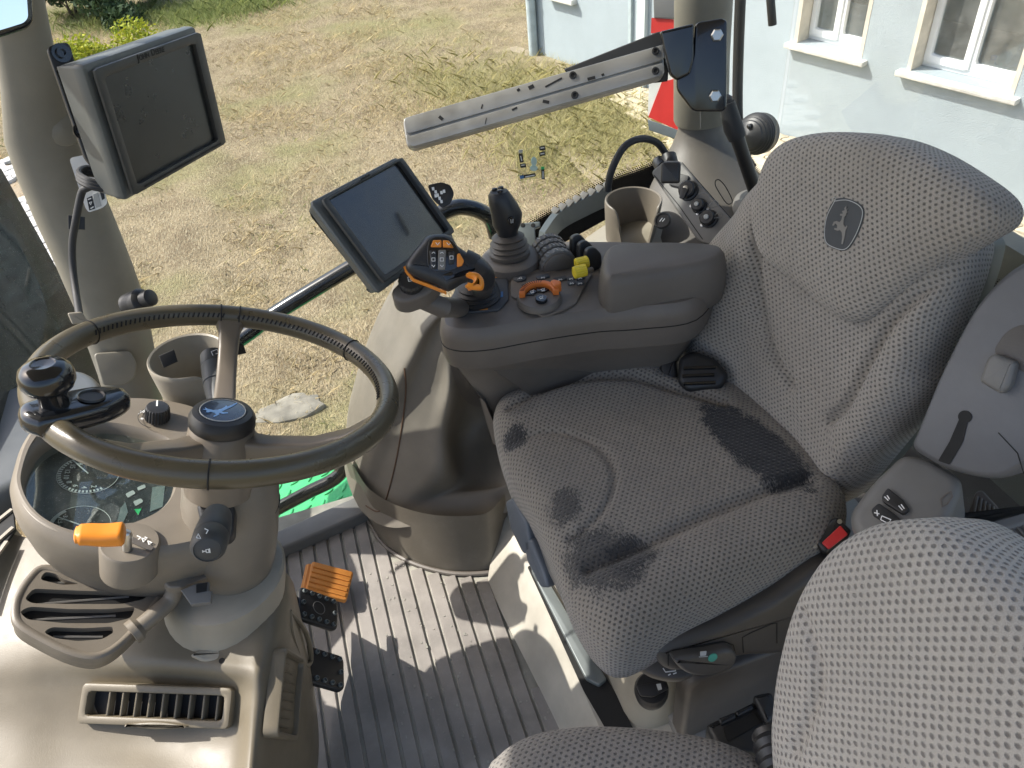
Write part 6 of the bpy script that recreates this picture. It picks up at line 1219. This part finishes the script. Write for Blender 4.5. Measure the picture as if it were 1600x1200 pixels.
kh = np.vstack([rpoly(bw.tr([(1502, 648), (1514, 652), (1505, 690), (1484, 726), (1466, 720), (1484, 690)]), .002)]); obj('keyhole_slot', slab(bw, kh, .0012, 0), DEEP, dch); obj('keyhole', lathe([(.0070, 0), (.0070, .0013), (0, .0014)], bw.at(*bw.px(1508, 651)), 20), DEEP, dch)
obj('cover_seam', ribbon(bw, bw.tr([(1560, 676), (1590, 708), (1600, 740)]), .0012, .0002), DEEP, dch)
SW = facing(1420, 770, .92, tilt=.35, pan=-.2); swb = thing('switch_box', 'grey moulded box with seat heating and ventilation switches behind the driver seat', 'switch panel', SW.o-np.array([0, 0, .1]))
obj('box', slab(SW, rpoly(SW.tr([(1325, 800), (1360, 752), (1410, 705), (1450, 712), (1500, 742), (1504, 760), (1480, 820), (1440, 850), (1370, 862), (1330, 830)]), .012), .12, .014, c0=-.12, seg=4), GREYP, swb, sharp=60)
for q in ([(1378, 778), (1388, 764), (1412, 784), (1422, 798), (1412, 806), (1380, 786)], [(1362, 798), (1374, 788), (1400, 806), (1412, 818), (1398, 828), (1364, 806)]):
    o = obj('rocker_switch', slab(SW, rpoly(SW.tr(q, .001), .003), .006, .0015, c0=.0005), BLACK, swb)
obj('switch_icons', join(*[ribbon(SW, SW.tr(q, .007), .0012, .0068) for q in ([(1382, 776), (1388, 782)], [(1386, 774), (1390, 780)], [(1404, 790), (1410, 797)], [(1408, 788), (1413, 795)], [(1366, 801), (1374, 803)], [(1370, 797), (1371, 806)], [(1378, 806), (1392, 812), (1388, 818), (1376, 812), (1378, 806)], [(1394, 815), (1400, 820)])]), WHITE, swb)
obj('round_cap', ribbon(SW, SW.tr([(1470, 780), (1478, 772), (1486, 768), (1488, 776), (1480, 788), (1472, 792), (1470, 780)], .0005), .0014, .0003), CONS, swb)
TRF = facing(1540, 860, .93, tilt=.4, pan=-.1); tr_ = thing('storage_tray', 'grey ribbed storage tray rim at the right edge behind the passenger seat', 'tray', TRF.o-np.array([0, 0, .1]))
obj('tray_rim', slab(TRF, rpoly(TRF.tr([(1470, 800), (1492, 796), (1505, 812), (1530, 815), (1600, 788), (1680, 760), (1690, 785), (1600, 820), (1520, 845), (1480, 835)]), .005), .03, .006, c0=-.03), GREYP, tr_)
obj('tray_floor', slab(TRF, TRF.tr([(1480, 838), (1520, 846), (1700, 785), (1760, 980), (1600, 1000)]), .004, 0, c0=-.01), plastic('tray rubber', (.15, .145, .14), .6, .3), tr_)
obj('tray_rib', join(*[tube([TRF.w(*TRF.px(1500+9*k, 842-2.2*k+abs(4-k)*.2), -.004), TRF.w(*TRF.px(1560+13*k, 960-2*k), -.004)], .0018, 5) for k in range(18)]), GREYP, tr_)
gl_ = facing(1535, 790, 1.02, tilt=.1); grl = thing('speaker_grille', 'dark slotted grille in the wall behind the switch box', 'grille', gl_.o-np.array([0, 0, .04])); obj('grille_plate', slab(gl_, rpoly(gl_.tr([(1510, 812), (1524, 770), (1534, 766), (1562, 796), (1558, 812)]), .005), .006, .002), CONS, grl)
for k in range(5): obj('grille_slat', tube([gl_.w(*gl_.px(1521+k*8, 806-k*1), .007), gl_.w(*gl_.px(1527+k*6, 776+k*4), .007)], .0018, 6), GREYP, grl)
# ================================================================== pedals
def pedal(name, label, F, w, h, mat, studs, stem_to, group=None):
    T = thing(name, label, 'pedal', F.o-F.n*.02, group)
    obj('pedal_plate', slab(F, rrect(w, h, .012), .012, .004, both=True), mat, T); i0 = None
    for a, b in studs:
        if i0 is None: i0 = obj('stud', lathe([(.0042, .011), (.0042, .0155), (.0030, .0160), (.0026, .0125), (0, .0125)], F.at(a, b), 12), STEELD, T); s0_ = (a, b)
        else: clone(i0, T, F.u*(a-s0_[0])+F.v*(b-s0_[1]))
    obj('pedal_arm', tube(crs([F.w(0, 0, -.004), F.w(0, 0, -.03)*.5+np.array(stem_to)*.5, np.array(stem_to)], 5, False), .009, 10), BLACK, T); return T
pn = unit((.75, -.12, .62))
B1 = Fr(pz(492, 955, .13), (.1, 1, 0), n=pn); B2 = Fr(pz(500, 1048, .12), (.1, 1, 0), n=pn)
studs = [(a, b) for a in (-.024, .024) for b in (-.032, -.016, .0, .016, .032)]+[(0, -.034), (0, .034)]
bp1 = pedal('brake_pedal', 'studded black brake pedal nearest to the orange accelerator', B1, .066, .086, BLACK, studs, pz(440, 930, .2), 'brake pedals'); obj('round_mark', ringslab(B1, circ(.013, 24), circ(.0118, 24), .001, .0002, c0=.0118, n=24), GREYP, bp1)
bp2 = pedal('brake_pedal', 'studded black brake pedal beside the side louvre of the cowl', B2, .066, .086, BLACK, studs, pz(450, 1030, .2), 'brake pedals')
AF_ = Fr(pz(515, 910, .055), (.25, 1, 0), n=unit((.45, -.05, .9))); ag = thing('accelerator_pedal', 'flat worn orange accelerator pedal with raised ribs on the floor', 'pedal', AF_.o-np.array([0, 0, .05]))
aP = AF_.tr([(488, 876), (553, 893), (542, 938), (478, 922)]); obj('pedal_plate', slab(AF_, rpoly(aP, .006), .010, .003, c0=-.010), ORANGE_D, ag)
q = [np.array(p) for p in AF_.tr([(490, 880), (550, 896), (539, 934), (480, 918)])]
if True:
    for k in range(5):
        s0, s1 = (k+.12)/5, (k+.88)/5; P = np.array([q[0]*(1-s0)+q[3]*s0, q[1]*(1-s0)+q[2]*s0, q[1]*(1-s1)+q[2]*s1, q[0]*(1-s1)+q[3]*s1]); obj('pedal_rib', slab(AF_, rpoly(P, .002), .0035, .0012, c0=-.001), ORANGE_D, ag)
obj('pedal_hinge', tube([AF_.w(*aP[0], -.02), AF_.w(*aP[3], -.02)], .01, 8), ORANGE_D, ag)
# ================================================================== windscreen, bonnet and mirror at the left edge
WSM = glass('dusty windscreen', (.10, .125, .125), speck=.22, refl=.3, film=.14)
WSF = Fr(pz(40, 560, .45), (0, 1, 0), n=(1, 0, .25)); wsc = thing('windscreen', 'dusty dark tinted windscreen pane at the left edge', 'window', WSF.o)
obj('pane', slab(WSF, WSF.tr([(-30, 250), (0, 265), (70, 390), (140, 518), (165, 610), (165, 700), (-30, 780)]), .004, .001), WSM, wsc)
hd2 = thing('bonnet', 'dark green bonnet side and black exhaust housing in front of the windscreen', 'bonnet', (-1.6, .9, -.2))
obj('exhaust_housing', slab(Fr((-.98, 1.22, -.9), (1, 0, 0), n=(0, 0, 1)), rrect(.34, .46, .08), 1.30, .04), plastic('sooty black', (.028, .034, .034), .45, .3, dust=.15), hd2)
obj('bonnet_side', slab(Fr((-1.9, .80, -.6), (1, 0, 0), n=(0, 0, 1)), rrect(2.2, 1.0, .2), .85, .12, seg=5), plastic('bonnet dark', (.03, .05, .045), .3, .1, dust=.2), hd2)
obj('dash_top', loft([np.array([pz(*q) for q in r]) for r in ([(-80, 700, .50), (0, 640, .50), (60, 590, .50), (130, 560, .50), (200, 600, .50), (150, 680, .5)], [(-80, 720, .46), (0, 660, .46), (60, 610, .46), (130, 580, .46), (200, 620, .46), (150, 700, .46)])]), plastic('dash grey', (.085, .095, .10), .4, .2), hd2) if False else None
dtp = thing('dashboard_top', 'blue grey dashboard top behind the steering wheel at the left edge', 'dashboard', pz(60, 640, .42)); obj('top_panel', slab(Fr(pz(60, 640, .46), (1, 0, 0), n=unit((.15, 0, 1))), crs(Fr(pz(60, 640, .46), (1, 0, 0), n=unit((.15, 0, 1))).tr([(-60, 640), (20, 600), (90, 575), (140, 580), (165, 620), (150, 680), (60, 740), (-60, 780)]), 5), .05, .02, c0=-.05, seg=4), plastic('dash top grey', (.085, .095, .10), .42, .2), dtp)
MR = facing(10, 15, 1.02, pan=.3); mr = thing('mirror', 'small rounded black framed mirror at the top left corner', 'mirror', MR.o-MR.v*.06)
om = MR.tr([(-80, -60), (42, -60), (48, 34), (38, 46), (0, 58), (-80, 80)]); obj('mirror_frame', slab(MR, rpoly(om, .012), .016, .005), BLACKG, mr); obj('mirror_glass', slab(MR, rpoly(inset(ccw(om), .008), .010), .001, 0, c0=.0162), plastic('mirror silver', (.8, .82, .84), .03, 0, metal=1, var=0), mr)
